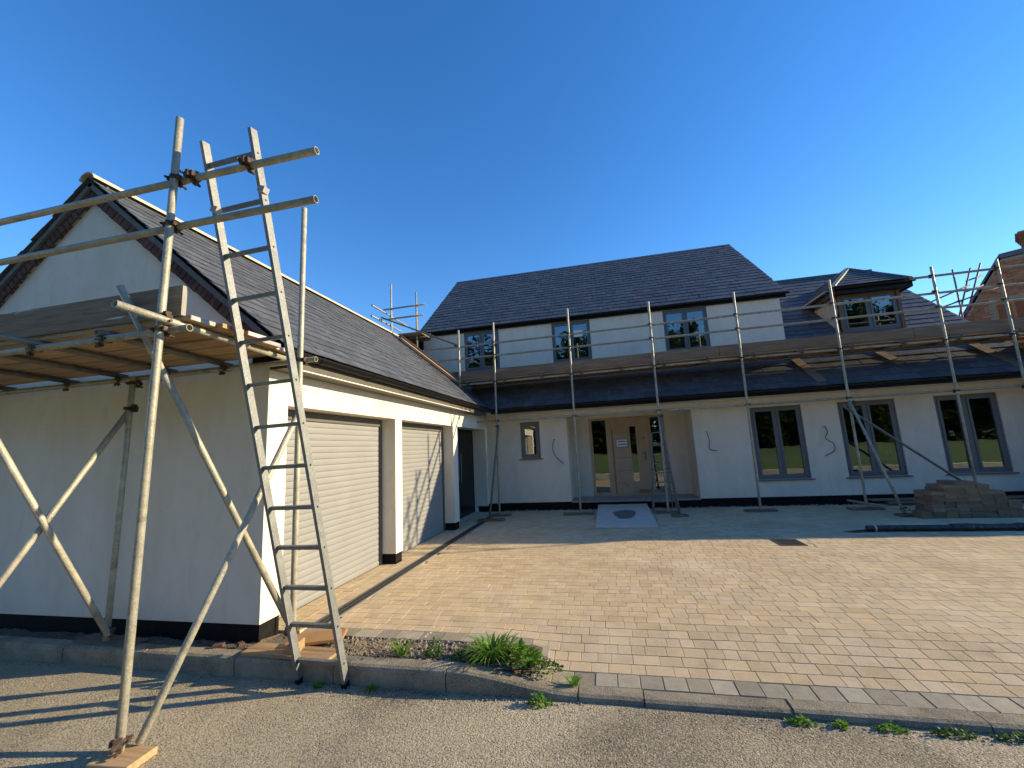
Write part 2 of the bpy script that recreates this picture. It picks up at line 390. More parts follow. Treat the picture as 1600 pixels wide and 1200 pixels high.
for j in range(ny):
    for i in range(nx):
        a = j * (nx + 1) + i; g.sm.add(len(g.f)); g.f.append((a, a + nx + 1, a + nx + 2, a + 1)); g.t.append(.5)
o = g.obj('meadow', 'grass', origin=(0, -6, -.2)); o['kind'] = 'structure'

# kerb: each stone a part
kj = [-7.3, -6.4, -5.5, -4.55, -3.65, -2.75, -1.83, -.9, .05, .97, 1.9, 2.86, 3.3, 4.19, 5.2, 6.1, 7.0, 7.9, 8.8, 9.7, 10.6, 11.5, 12.4, 13.3]
def ktop(x): return .02 - .105 * smooth((x - 1.9) / .96)
g = B(-7.3, 13.3, -.285, -.19, -.3, -.135)
kerb = g.obj('kerb', 'mortar', origin=(3, -.24, -.3)); kerb['kind'] = 'structure'
for a, b in zip(kj[:-1], kj[1:]):
    g = G(); prof = []; K = 6
    jy = random.uniform(-.006, .006); jz = random.uniform(-.004, .004)
    for k in range(K + 1):
        x = a + .004 + (b - a - .008) * k / K; z = ktop(x) + jz
        prof.append([(x, -.302 + jy, -.25), (x, -.302 + jy, z - .035), (x, -.294 + jy, z - .012), (x, -.272 + jy, z), (x, -.168 + jy, z), (x, -.166 + jy, -.25)])
    n = 6
    g.add(sum(prof, []), [(k * n + i, (k + 1) * n + i, (k + 1) * n + (i + 1) % n, k * n + (i + 1) % n) for k in range(K) for i in range(n)] + [tuple(range(n)), tuple(K * n + i for i in range(n))[::-1]])
    g.obj('kerb_stone', 'kerbstone', kerb)

# soil strips behind the kerb
g = G(); nx, ny = 110, 5
for j in range(ny + 1):
    for i in range(nx + 1):
        x = -7.2 + 9.75 * i / nx; y = -.172 + .384 * j / ny
        if x < 0.0: y = -.172 + .2 * j / ny
        g.v.append(Vector((x, y, -.012 + random.uniform(-.012, .022) * (0 < j))))
for j in range(ny):
    for i in range(nx):
        a = j * (nx + 1) + i; g.f.append((a, a + 1, a + nx + 2, a + nx + 1)); g.t.append(.5)
o = g.obj('soil_strip', 'soil', origin=(0, 0, -.03)); o['kind'] = 'structure'

# ---- driveway
drv = G(); nx, ny = 40, 30
for j in range(ny + 1):
    for i in range(nx + 1):
        x = -.36 + 14.2 * i / nx; y = -.17 + 7.83 * j / ny
        drv.v.append(Vector((x, y, zpav(x, y) - .014 - (.03 if x < 2.45 and y < .3 else 0))))
for j in range(ny):
    for i in range(nx):
        a = j * (nx + 1) + i; drv.f.append((a, a + 1, a + nx + 2, a + nx + 1)); drv.t.append(.5)
drive = drv.obj('driveway', 'sand', origin=(5, 3, 0)); drive['kind'] = 'structure'

def paver_geo(g, x0, x1, y0, y1, zf, tint, c=.0022, h=.03, dz=0):
    P = lambda x, y, d: (x, y, zf(x, y) + d + dz)
    v = [P(x0, y0, -h), P(x1, y0, -h), P(x1, y1, -h), P(x0, y1, -h), P(x0, y0, -c), P(x1, y0, -c), P(x1, y1, -c), P(x0, y1, -c),
         P(x0 + c, y0 + c, 0), P(x1 - c, y0 + c, 0), P(x1 - c, y1 - c, 0), P(x0 + c, y1 - c, 0)]
    f = [(8, 9, 10, 11)] + [(i, (i + 1) % 4, (i + 1) % 4 + 4, i + 4) for i in range(4)] + [(i + 4, (i + 1) % 4 + 4, (i + 1) % 4 + 8, i + 8) for i in range(4)]
    g.add(v, f, tint=tint)
PM = {}
def paver_obj(name, material, x0, x1, y0, y1, zf, parent, dz=0):
    k = (material, round(x1 - x0, 3), round(y1 - y0, 3))
    if k not in PM:
        q = G(); paver_geo(q, -k[1] / 2, k[1] / 2, -k[2] / 2, k[2] / 2, lambda x, y: 0, .5)
        PM[k] = meshdata(name, q.v, q.f); PM[k].materials.append(M[material])
    cx, cy = (x0 + x1) / 2, (y0 + y1) / 2
    ob = bpy.data.objects.new(name, PM[k])
    ax = math.atan((zf(cx, cy + .05) - zf(cx, cy - .05)) / .1); ay = -math.atan((zf(cx + .05, cy) - zf(cx - .05, cy)) / .1)
    link(ob, parent, Matrix.Translation((cx, cy, zf(cx, cy) + dz)) @ Matrix.Rotation(ax, 4, 'X') @ Matrix.Rotation(ay, 4, 'Y') @ Matrix.Rotation(random.uniform(-.008, .008), 4, 'Z'))
PIT = .1235
rects = []
row = 0; y = .005
while y < 7.6:
    x = .395 - random.uniform(0, .2)
    while x < 13.5:
        w = random.choice((.105, .13, .13, .165, .165, .2))
        xa, xb = max(x, .395), min(x + w, 13.5)
        lim = 2.44 if y < .29 else 0
        if xb > lim + .05:
            xa = max(xa, lim) if lim else xa
            if xb - xa > .05: rects.append((xa + .0016, xb - .0016, y + .0016, min(y + PIT, 7.62) - .0016, abs(xb - xa - w) < 1e-6))
        x += w
    y += PIT
x0 = -.235
for c in range(3):
    y = .265 + random.uniform(-.1, 0)
    while y < 7.1:
        w = random.choice((.16, .2, .24))
        if y + w > .3 and not (5.15 < y and x0 < 0 and False): rects.append((x0 + .002, x0 + .1465, max(y, .265) + .002, min(y + w, 7.1) - .002, False))
        y += w
    x0 += .1485
hole = (5.58, 5.96, 3.70, 4.14)
rects = [r for r in rects if not (r[1] > hole[0] and r[0] < hole[1] and r[3] > hole[2] and r[2] < hole[3])]
def shows(r):
    c = ((r[0] + r[1]) / 2, (r[2] + r[3]) / 2, 0); q = inview(c)
    return -1 if not q else (r[1] - r[0]) / (q[2] ** 3)
rects.sort(key=shows, reverse=True)
rest = G(); cnt = 0
for r in rects:
    dz = random.uniform(-.001, .001)
    if cnt < 300 and r[4]: paver_obj('paving_block', 'paver', *r[:4], zpav, drive, dz); cnt += 1
    else: paver_geo(rest, *r[:4], zpav, random.random(), dz=dz)
rest.obj('paving_blocks', 'paver_t', drive, kind='stuff', tints=True)
x = .62
while x < 2.44:                                               # grey border around the soil bed, then along the dropped kerb
    w = .205; paver_obj('border_block', 'border', x + .003, min(x + w, 2.44) - .003, .212, .3735, zpav, drive, random.uniform(-.002, .003)); x += w
for yy in (.142 - .158, .142): paver_obj('border_block', 'border', 2.443, 2.60, yy, yy + .154, lambda x, y: zpav(x, y) + .004, drive)
x = 2.5
while x < 13.4:
    paver_obj('border_block', 'border', x + .003, x + .155, -.163, .001, zpav, drive, random.uniform(-.003, .003)); x += .158

# concrete floor of the side entrance recess and the garage, house floor
o = B(-.36, .40, 7.1, 7.64, -.1, -.004).add([], []).obj('threshold_slab', 'slab'); o['kind'] = 'structure'
o = B(-1.3, -.24, 5.36, 7.66, -.1, .006).obj('entrance_floor', 'slab'); o['kind'] = 'structure'

# ================================================================== GARAGE
T40 = .839; C40 = math.cos(math.atan(T40)); S40 = math.sin(math.atan(T40))
gar = thing('garage', (-2.5, 4, 0), 'white rendered double garage with grey slate roof and brick-trimmed gable', 'garage')
def gz(x): return 2.70 + T40 * (.22 - abs(x + 2.55) + 2.55) if False else 2.70 + T40 * (2.77 - abs(x + 2.55))
ZP, ZH = .149, 2.166
G().prism([(-5.1, 0, ZP), (0, 0, ZP), (0, 0, 2.70), (-2.55, 0, gz(-2.55) - .2), (-5.1, 0, 2.70)], (0, .2, 0)).obj('gable_wall', 'render', gar)
op = [(.263, 2.551, -.1, ZH), (2.77, 5.107, -.1, ZH), (5.372, 7.60, -.1, ZH)]
shell('y', 0, -.3, (.2, 7.678), (ZP, 2.64), op).obj('door_wall', 'render', gar)
B(-5.1, -4.9, .2, 8.8, 0, 2.7).obj('rear_wall', 'render', gar)
B(-4.9, -.36, 5.15, 5.3, 0, 3.0).obj('inner_wall', 'plaster', gar)
B(-5.1, -.012, .012, .2, -.06, ZP).obj('plinth', 'plinth', gar)
for a, b in ((.2, .262), (2.552, 2.769), (5.108, 5.371)): B(-.29, -.012, a + .012, b - .012, -.06, ZP).obj('plinth', 'plinth', gar)
B(-.29, -.012, 2.56, 2.76, .0, .02).obj('plinth_foot', 'plinth', gar)
# roof
for s in (1, -1):
    X = lambda x: x if s == 1 else -5.1 - x
    G().prism([(X(.21), -.07, 2.66), (X(.21), 7.1, 2.66), (X(-2.55), 8.79 if s == 1 else 8.79, 2.66 + T40 * 2.76), (X(-2.55), -.07, 2.66 + T40 * 2.76)], (0, 0, .028)).obj('roof_deck', 'felt', gar)
slates(gar, (.25, -.10, 2.692), (0, 1, 0), (-1, 0, T40), 8.88, 2.8 / C40, .25, .2, [(1, -C40, 7.17)], nmax=300)
slates(gar, (-5.35, -.10, 2.692), (0, 1, 0), (1, 0, T40), 8.88, 2.8 / C40, .25, .2, [], nmax=0)
zr = 2.692 + T40 * 2.8
y = -.12
while y < 8.7:
    v = []; n = 9
    for yy in (y + .003, y + .447):
        for rr in (.125, .108):
            v += [(-2.55 + rr * math.sin(t), yy, zr - .062 + rr * math.cos(t) + random.uniform(-.001, .001)) for t in [R(-75 + 150 * k / n) for k in range(n + 1)]]
    m = n + 1; f = []
    for k in range(n): f += [(k, k + 1, 2 * m + k + 1, 2 * m + k), (k, m + k, m + k + 1, k + 1), (2 * m + k, 2 * m + k + 1, 3 * m + k + 1, 3 * m + k)]
    G().add(v, f).obj('ridge_tile', 'ridge', gar); y += .45
# verge: undercloak strip, brick dentils on a mortar bed
for s in (1, -1):
    X = lambda x: x if s == 1 else -5.1 - x
    a, b = Vector((X(.16), 0, gz(.16))), Vector((X(-2.55), 0, gz(-2.55))); d = (b - a).normalized(); nrm = Vector((d.z * s, 0, -d.x * s)); nrm = nrm if nrm.z > 0 else -nrm
    P = lambda q, off, y: q + nrm * off + Vector((0, y, 0))
    G().prism([P(a, -.075, 0), P(b, -.075, 0), P(b, -.018, 0), P(a, -.018, 0)], (0, -.075, 0)).obj('verge_strip', 'verge', gar)
    G().prism([P(a, -.19, -.001), P(b + d * .09, -.19, -.001), P(b + d * .0, -.075, -.001), P(a, -.075, -.001)], (0, -.02, 0)).obj('mortar_bed', 'mortar', gar)
    q = G(); q.box(-.033, .033, -.042, -.0, -.056, .056); me = meshdata('brick', q.v, q.f); me.materials.append(M['brick'])
    L = (b - a).length; k = 0
    while k * .078 + .06 < L - .02:
        c = a + d * (k * .078 + .06); mw = Matrix((d, Vector((0, 1, 0)), nrm)).transposed().to_4x4(); mw.translation = P(c, -.134 + random.uniform(-.004, .004), random.uniform(-.006, .003) - .004)
        ob = bpy.data.objects.new('brick', me); link(ob, gar, mw @ Matrix.Rotation(random.uniform(-.05, .05), 4, 'Y')); k += 1
# eaves: soffit, fascia, lit bead, gutter
B(.002, .2, -.0, 6.95, 2.50, 2.52).obj('soffit', 'fascia', gar)
B(.2, .218, -.0, 6.95, 2.495, 2.66).obj('fascia', 'fascia', gar)
G().tube([(.226, -.02, 2.503), (.226, 5.6, 2.503)], .008, 8).obj('eaves_bead', 'white', gar)
B(-.10, .225, -.11, -.003, 2.53, 2.67).obj('eaves_box', 'blackpl', gar)
def gutter(parent, axis, c, a, b, sgn, z, r=.058):
    """half round gutter along axis; c = back plane coordinate, sgn = outward direction"""
    n = 10
    def ring(w, rr): return [((c + sgn * (r + .004) - sgn * rr * math.cos(t), w, z - rr * math.sin(t)) if axis == 'y' else (w, c + sgn * (r + .004) - sgn * rr * math.cos(t), z - rr * math.sin(t))) for t in [math.pi * k / n for k in range(n + 1)]]
    def half(w0, w1, ro, ri):
        q = G(); m = n + 1; v = ring(w0, ro) + ring(w0, ri) + ring(w1, ro) + ring(w1, ri); f = []
        for k in range(n): f += [(k, k + 1, 2 * m + k + 1, 2 * m + k), (m + k, 3 * m + k, 3 * m + k + 1, m + k + 1), (k, m + k, m + k + 1, k + 1), (2 * m + k, 2 * m + k + 1, 3 * m + k + 1, 3 * m + k)]
        for k in (0, n): f.append((k, m + k, 3 * m + k, 2 * m + k))
        return q.add(v, f)
    gt = half(a, b, r, r - .006).obj('gutter', 'blackpl', parent)
    w = a + .45
    while w < b - .1:
        half(w, w + .07, r + .006, r + .0005).obj('gutter_bracket', 'blackpl', gt); w += 1.02
gutter(gar, 'y', .219, -.1, 6.92, 1, 2.655)
# shutters
def shutter(y0, y1):
    q = G(); q.box(-.3, -.225, y0 + .002, y1 - .002, 2.055, ZH - .002)
    for a in (y0 + .002, y1 - .052): q.box(-.3, -.222, a, a + .05, .0, 2.054)
    fr = q.obj('roller_door', 'doordark', gar)
    p = .0765; n = 6; prof = [(-.252 + .0045 * math.sin(math.pi * k / n), .002 + (p - .0035) * k / n) for k in range(n + 1)] + [(-.275, p - .0015), (-.275, .002)]
    pl = [(x, y0 + .048, z) for x, z in prof]
    q = G(); q.prism(pl, (0, y1 - y0 - .096, 0)); me = meshdata('slat', [v - Vector((-.26, (y0 + y1) / 2, 0)) for v in q.v], q.f); me.materials.append(M['door'])
    for k in range(27):
        ob = bpy.data.objects.new('slat', me); link(ob, fr, Matrix.Translation((-.26 + random.uniform(-.0008, .0008), (y0 + y1) / 2, -.004 + k * p)))
shutter(.263, 2.551); shutter(2.77, 5.107)
# dark side entrance
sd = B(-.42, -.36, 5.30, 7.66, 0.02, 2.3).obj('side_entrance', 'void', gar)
B(-.46, -.301, 7.602, 7.95, 0, 2.62).obj('jamb', 'render', gar)
B(-.359, -.345, 6.35, 6.42, .9, 2.12).obj('door_post', 'doordark', sd); B(-.357, -.352, 5.55, 6.3, .15, 2.1).obj('panel', 'blackpl', sd); B(-.357, -.352, 6.5, 7.5, .15, 2.1).obj('panel', 'blackpl', sd); B(-.352, -.346, 5.7, 5.95, 1.55, 1.8).obj('notice', 'doordark', sd)
G().tube([(-.33, 6.5, .85), (-.33, 6.5, 1.55)], .014, 8).obj('handle', 'alu', sd)

# ================================================================== HOUSE
hs = thing('house', (5, 10, 0), 'white rendered house with dark slate roofs, grey windows and a recessed porch', 'house')
YH, ZB = 7.68, .2015
win = [(6.651, 7.769), (8.526, 9.680), (10.430, 11.593)]
XP0, XP1, YP = 2.216, 5.326, 8.68
op = [(.9605, 1.4887, 1.3395, 2.3104), (XP0, XP1, 0, 2.42)] + [(a, b, .5992, 2.3124) for a, b in win]
shell('x', YH, YH + .28, (.001, 12.15), (ZB, 2.66), op).obj('front_wall', 'render', hs)
for a, b in ((-.28, XP0 + .01), (XP1 - .01, 12.14)): B(a, b, YH + .012, YH + .26, -.08, ZB - .001).obj('plinth', 'plinth', hs)
B(XP0 + .011, XP1 - .011, YH + .016, YH + .2, -.08, ZB - .03).obj('plinth', 'plinth', hs)
B(XP0 + .002, XP1 - .002, YH - .006, YP - .001, ZB - .03, ZB + .002).obj('porch_floor', 'conc', hs)
B(XP0 - .2, XP0, YH + .28, YP + .2, ZB, 2.6).obj('porch_side', 'render', hs); B(XP1, XP1 + .2, YH + .28, YP + .2, ZB, 2.6).obj('porch_side', 'render', hs)
B(XP0, XP1, YH + .28, YP + .2, 2.43, 2.5).obj('porch_ceiling', 'render', hs)
shell('x', YP, YP + .2, (XP0, XP1), (ZB, 2.44), [(2.76, 4.79, 0, 2.345)]).obj('porch_wall', 'render', hs)
# lower end wall and closed rear, floors
G().prism([(12.149, YH + .281, -.05), (12.149, 16.4, -.05), (12.149, 16.4, 2.66), (12.149, 12.05, 6.72), (12.149, YH + .281, 3.25)], (-.25, 0, 0)).obj('side_wall', 'render', hs)
B(-2.3, 12.15, 16.2, 16.4, 0, 5.4).obj('rear_wall', 'render', hs)
B(-.2, 11.89, 7.97, 16.2, .1, .18).obj('floor', 'chalk', hs); B(-2.2, 11.89, 8.9, 16.2, 2.7, 2.82).obj('upper_floor', 'chalk', hs)
B(-.2, 11.89, 12.2, 12.3, .18, 2.7).obj('inner_wall', 'plaster', hs); B(-2.1, 8.1, 12.2, 12.3, 2.83, 5.2).obj('inner_wall', 'plaster', hs)
for x in (2.0, 5.6, 8.1, 10.0): B(x, x + .1, 8.9, 12.19, .18, 2.69).obj('inner_wall', 'plaster', hs)
# upper storey
YU = 8.70
uw = [(-.885, .239), (1.876, 3.012), (5.066, 6.236)]
shell('x', YU, YU + .25, (-2.246, 8.082), (2.9, 5.30), [(a, b, 4.065, 5.287) for a, b in uw]).obj('upper_wall', 'render', hs)
for x in (-2.246, 7.882): G().prism([(x, YU + .25, 2.9), (x, 16.2, 2.9), (x, 16.2, 5.33), (x, 12.57, 8.38), (x, YU + .25, 5.33)], (.2, 0, 0)).obj('upper_side_wall', 'render', hs)

B(-3.0, -2.25, YU + .02, YU + .05, 4.2, 5.28).obj('end_cladding', 'blackpl', hs)
def window(name, x0, x1, z0, z1, y, lights=2, fr=.062, sill=True, sash=.05, parent=hs, frm='frame'):
    """frame set 55 mm behind the wall face y; each light has its own sash and pane"""
    yf = y + .03; q = G()
    q.box(x0 + .002, x0 + fr, yf, yf + .07, z0 + .002, z1 - .002); q.box(x1 - fr, x1 - .002, yf, yf + .07, z0 + .002, z1 - .002)
    q.box(x0 + fr, x1 - fr, yf, yf + .07, z0 + .002, z0 + fr); q.box(x0 + fr, x1 - fr, yf, yf + .07, z1 - fr, z1 - .002)
    W = (x1 - x0 - 2 * fr); mw_ = .05; lw = (W - mw_ * (lights - 1)) / lights
    for k in range(lights - 1): q.box(x0 + fr + lw + k * (lw + mw_), x0 + fr + lw + k * (lw + mw_) + mw_, yf, yf + .07, z0 + fr, z1 - fr)
    w = q.obj(name, frm, parent)
    for k in range(lights):
        a = x0 + fr + k * (lw + mw_); b = a + lw; q = G(); c, d = z0 + fr, z1 - fr; e = .003
        q.box(a + e, a + sash, yf - .012, yf + .05, c + e, d - e); q.box(b - sash, b - e, yf - .012, yf + .05, c + e, d - e)
        q.box(a + sash, b - sash, yf - .012, yf + .05, c + e, c + sash); q.box(a + sash, b - sash, yf - .012, yf + .05, d - sash, d - e)
        q.obj('sash', frm, w)
        B(a + sash - .004, b - sash + .004, yf + .014, yf + .022, c + sash - .004, d - sash + .004).obj('pane', 'glass', w)
    if sill:
        G().prism([(x0 - .06, y - .045, z0 - .03), (x0 - .06, y - .045, z0 - .012), (x0 - .06, y + .028, z0 + .001), (x0 - .06, y + .028, z0 - .03)], (x1 - x0 + .12, 0, 0)).obj('sill', frm, w)
    return w
window('window', .9605, 1.4887, 1.3395, 2.3104, YH, 1, .07, sash=.045)
for a, b in win: window('window', a, b, .5992, 2.3124, YH, 2)
for a, b in uw: window('window', a, b, 4.067, 5.285, YU, 2, .055, sill=False, sash=.042)
B(2.52, 2.78, YU + .034, YU + .038, 4.80, 5.0).obj('paper_notice', 'paper', hs)
# front door set
q = G(); y0, y1 = YP - .02, YP + .07
for a, b in ((2.762, 2.835), (3.215, 3.355), (4.36, 4.42), (4.705, 4.788)): q.box(a, b, y0, y1, .235, 2.343)
for a, b in ((2.836, 3.214), (3.356, 4.359), (4.421, 4.704)): q.box(a, b, y0, y1, 2.285 if b != 4.359 else 2.325, 2.343); q.box(a, b, y0, y1, .235, .30 if b != 4.359 else .262)
q.box(2.762, 4.788, y0 - .03, y1, .204, .234)
dr = q.obj('door_frame', 'oak', hs)
for a, b in ((2.836, 3.214), (4.421, 4.704)): B(a - .004, b + .004, YP + .02, YP + .028, .30, 2.286).obj('pane', 'glass', dr)
leaf = shell('x', YP + .002, YP + .05, (3.36, 4.355), (.265, 2.322), [(3.86, 4.02, .575, 2.07)]).obj('front_door', 'oak', hs)
B(3.858, 4.022, YP + .02, YP + .028, .573, 2.072).obj('pane', 'glass', leaf)
for z in (.52, .87, 1.22, 1.57, 1.92): B(3.42, 3.84, YP - .001, YP + .004, z, z + .006).obj('door_groove', 'post', leaf)
B(3.361, 3.40, YP - .004, YP + .001, .27, 2.0).obj('bare_edge', 'oakraw', leaf); B(3.98, 4.35, YP - .004, YP + .001, .27, .36).obj('bare_foot', 'oakraw', leaf)
B(4.20, 4.25, YP - .012, YP + .001, 1.70, 1.76).obj('lock', 'alu', leaf); B(4.205, 4.245, YP - .012, YP + .001, 1.15, 1.38).obj('handle_plate', 'alu', leaf)
G().tube([(4.225, YP - .012, 1.30), (4.225, YP - .05, 1.30), (4.13, YP - .05, 1.30)], .009, 8).obj('handle', 'alu', leaf)
B(3.62, 3.74, YP - .008, YP + .001, .455, .475).obj('letter_plate', 'alu', leaf)
B(3.455, 3.79, YP - .004, YP - .001, 1.49, 1.755).obj('film_patch', 'lead', leaf)
pn = B(3.487, 3.762, YP - .008, YP - .0045, 1.53, 1.72).obj('door_notice', 'paper', leaf)
for r_, z in ((7, 1.655), (8, 1.575)):
    x = 3.525
    for k in range(r_):
        w = .018 + .008 * ((k * 7 + r_) % 3) / 2; B(x, x + w, YP - .0095, YP - .0082, z, z + .028).obj('lettering', 'ink', leaf); x += w + .0055

# lower (lean-to) roof and right wing
E0, EZ = 7.05, 2.65
def lz(y): return EZ + T40 * (y - E0)
YRW = 12.05
G().prism([(.27, E0, EZ - .01), (12.2, E0, EZ - .01), (12.2, YRW, lz(YRW) - .01), (8.08, YRW, lz(YRW) - .01), (8.08, YU, lz(YU) - .01), (-1.5, YU, lz(YU) - .01)], (0, 0, -.03)).obj('lower_roof_deck', 'felt', hs)
G().prism([(8.0, YRW, lz(YRW) - .02), (12.2, YRW, lz(YRW) - .02), (12.2, 17, 2.7), (8.0, 17, 2.7)], (0, 0, .03)).obj('wing_rear_roof', 'slate', hs)
LP = [(-1, -C40, 0 + .0 - .22 + .0)]
slates(hs, (0, E0 - .03, EZ), (1, 0, 0), (0, 1, T40), 12.25, (YU - E0 + .03) / C40, .3, .25, [(-1, -C40, -.22)], nmax=0)
slates(hs, (8.085, E0 - .03, EZ), (1, 0, 0), (0, 1, T40), 4.165, (YRW - E0 + .03) / C40, .3, .25, [(0, -1, -7 * .25)], nmax=60)
slates(hs, (-1.72, E0 - .03, EZ), (1, 0, 0), (0, 1, T40), 1.72, (YU - E0 + .03) / C40, .3, .25, [(-1, -C40, -1.94)], nmax=0)
B(8.1, 12.25, YRW - .09, YRW + .09, lz(YRW) - .02, lz(YRW) + .055).obj('wing_ridge', 'ridge_dark', hs)
B(8.131, 8.16, YU, 12.0, 4.0, 4.01).obj('flashing', 'lead', hs) if False else None
B(.22, 12.2, E0 - .01, YH - .001, 2.53, 2.55).obj('soffit', 'white', hs)
B(.34, 12.2, E0 - .022, E0 - .004, 2.525, EZ - .012).obj('fascia', 'blackpl', hs)
gutter(hs, 'x', E0 - .023, .36, 12.2, -1, 2.635)
G().prism([(.05, YU - .008, lz(YU) - .01), (8.07, YU - .008, lz(YU) - .01), (8.07, YU - .008, lz(YU) + .03), (.05, YU - .008, lz(YU) + .03)], (0, -.006, 0)).obj('flashing', 'blackpl', hs)
# upper roof
XR0, XR1, YE, ZE, YR_, ZRU = -2.38, 8.245, 8.63, 5.43, 12.566, 8.702
TU = (ZRU - ZE) / (YR_ - YE); CU = math.cos(math.atan(TU))
G().prism([(XR0, YE, ZE - .045), (XR1, YE, ZE - .045), (XR1, YR_, ZRU - .045), (XR0, YR_, ZRU - .045)], (0, 0, .028)).obj('upper_roof_deck', 'felt', hs)
G().prism([(XR0, YR_, ZRU - .03), (XR1, YR_, ZRU - .03), (XR1, 16.5, ZE - .03), (XR0, 16.5, ZE - .03)], (0, 0, .03)).obj('upper_rear_roof', 'slate', hs)
slates(hs, (XR0 - .02, YE - .02, ZE - .02), (1, 0, 0), (0, 1, TU), XR1 - XR0 + .04, (YR_ - YE + .02) / CU, .3, .25, [], nmax=240)
x = XR0 - .03
while x < XR1:
    b = min(x + .46, XR1 + .03); q = G()
    q.prism([(x, YR_ - .15, ZRU - .125), (x, YR_, ZRU + .03), (x, YR_ + .15, ZRU - .125), (x, YR_ + .13, ZRU - .135), (x, YR_, ZRU + .01), (x, YR_ - .13, ZRU - .135)], (b - x - .006, 0, 0)); q.obj('ridge_tile', 'ridge_dark', hs); x += .46
B(XR0 + .02, XR1 - .02, YE + .04, YU - .001, 5.29, 5.31).obj('upper_soffit', 'blackpl', hs)
B(XR0 + .02, XR1 - .02, YE + .02, YE + .038, 5.285, 5.405).obj('upper_fascia', 'blackpl', hs)
gutter(hs, 'x', YE + .018, XR0 + .03, XR1 + .05, -1, 5.40, .05)
for x in (XR0 + .0, XR1 - .03): G().prism([(x, YE + .05, ZE - .15), (x, YR_, ZRU - .19), (x, YR_, ZRU - .05), (x, YE + .05, ZE - .01)], (.03, 0, 0)).obj('verge_board', 'blackpl', hs)

# ---- dormer
DX0, DX1, DY, DEX0, DEX1, DEY, DEZ = 9.49, 10.90, 8.82, 9.33, 11.10, 8.58, 5.36
DC = (DEX0 + DEX1) / 2; DH = (DEX1 - DEX0) / 2; DAZ = DEZ + DH * T40; DAY = DEY + DH
yb = lambda z: E0 + (z - EZ) / T40
shell('x', DY, DY + .12, (DX0, DX1), (lz(DY) - .2, 5.2), [(9.56, 10.83, 4.2, 5.17)]).obj('dormer_front', 'post', hs)
window('dormer_window', 9.562, 10.828, 4.202, 5.168, DY - .02, 2, .045, sill=False, sash=.05)
for a in (9.485, 10.832): B(a, a + .072, DY - .022, DY - .001, 4.15, 5.19).obj('timber_post', 'post', hs)
for x in (DX0, DX1 - .1): G().prism([(x, DY + .12, lz(DY + .12)), (x, DY + .12, 5.2), (x, yb(5.2), 5.2)], (.1, 0, 0)).obj('dormer_cheek', 'felt', hs)
q = G(); nu, nv = 16, 12                                       # crumpled sheet hung on the left cheek
for j in range(nv + 1):
    for i in range(nu + 1):
        yy = DY + .0 + 1.15 * i / nu; zb = lz(yy) + .03; z = zb + (5.2 - zb) * j / nv
        q.v.append(Vector((DX0 - .02 - .03 * abs(math.sin(i * 1.3 + j * .35 + .5 * math.sin(j))) - random.uniform(0, .016), yy, z)))
for j in range(nv):
    for i in range(nu):
        a = j * (nu + 1) + i; q.f.append((a, a + 1, a + nu + 2, a + nu + 1)); q.t.append(.5); q.sm.add(len(q.f) - 1)
q.obj('loose_membrane', 'membrane', hs)
# dormer roof planes
A = Vector((DC, DAY, DAZ)); e = .0
P1, P2 = Vector((DEX0, DEY, DEZ)), Vector((DEX1, DEY, DEZ))
Bk = Vector((DC, yb(DAZ), DAZ)); L1 = Vector((DEX0, yb(DEZ), DEZ)); L2 = Vector((DEX1, yb(DEZ), DEZ))
dn = Vector((0, 0, -.03))
q = G(); q.prism([P1, P2, A], dn); q.prism([P1, A, Bk, L1], dn); q.prism([P2, L2, Bk, A], dn); q.obj('dormer_roof_deck', 'felt', hs)
SLn = DH / C40
slates(hs, P1 + Vector((0, -.02, .01)), (1, 0, 0), (0, 1, T40), 2 * DH, SLn, .26, .15, [(-1, C40, 0), (1, C40, 2 * DH)], nmax=0)
Ls = yb(DAZ) - DEY
slates(hs, P1 + Vector((-.02, 0, .01)), (0, 1, 0), (1, 0, T40), Ls, SLn, .26, .15, [(-1, C40, 0), (1, -C40, yb(DEZ) - DEY)], nmax=0)
slates(hs, P2 + Vector((.02, 0, .01)), (0, 1, 0), (-1, 0, T40), Ls, SLn, .26, .15, [(-1, C40, 0), (1, -C40, yb(DEZ) - DEY)], nmax=0)
up = Vector((0, 0, .035))
for a, b, nm, mm in ((P1 + up, A + up, 'hip_tile', 'ridge'), (P2 + up, A + up, 'hip_tile', 'ridge_dark'), (A + up, Bk + up, 'dormer_ridge', 'ridge_dark')): G().obox(a, b, .11, .04).obj(nm, mm, hs)
G().obox(L1 + Vector((-.06, .05, .04)), Bk + Vector((-.06, 0, .04)), .12, .012, (0, -T40, 1)).obj('valley_flashing', 'lead', hs)
G().obox(P1 + Vector((-.05, .2, -.02)), L1 + Vector((-.05, 0, -.02)), .10, .03).obj('dormer_eaves_trim', 'lead', hs)
B(DEX0 + .01, DEX1 - .01, DEY + .01, DEY + .03, 5.17, DEZ - .02).obj('dormer_fascia', 'blackpl', hs)
for x in (DEX0 + .01, DEX1 - .03): G().prism([(x, DEY + .031, 5.17), (x, DEY + .031, DEZ - .03), (x, yb(DEZ), DEZ - .03), (x, yb(5.17), 5.17)], (.02, 0, 0)).obj('dormer_fascia', 'blackpl', hs)
B(DEX0 + .031, DEX1 - .031, DEY + .031, DY - .024, 5.20, 5.215).obj('dormer_soffit', 'blackpl', hs)
for a, b in ((DEX0 + .031, DX0 - .002), (DX1 + .002, DEX1 - .031)): B(a, b, DY - .02, 9.9, 5.20, 5.215).obj('dormer_soffit', 'blackpl', hs)
gutter(hs, 'x', DEY + .009, DEX0 - .02, DEX1 + .02, -1, DEZ - .035, .045)

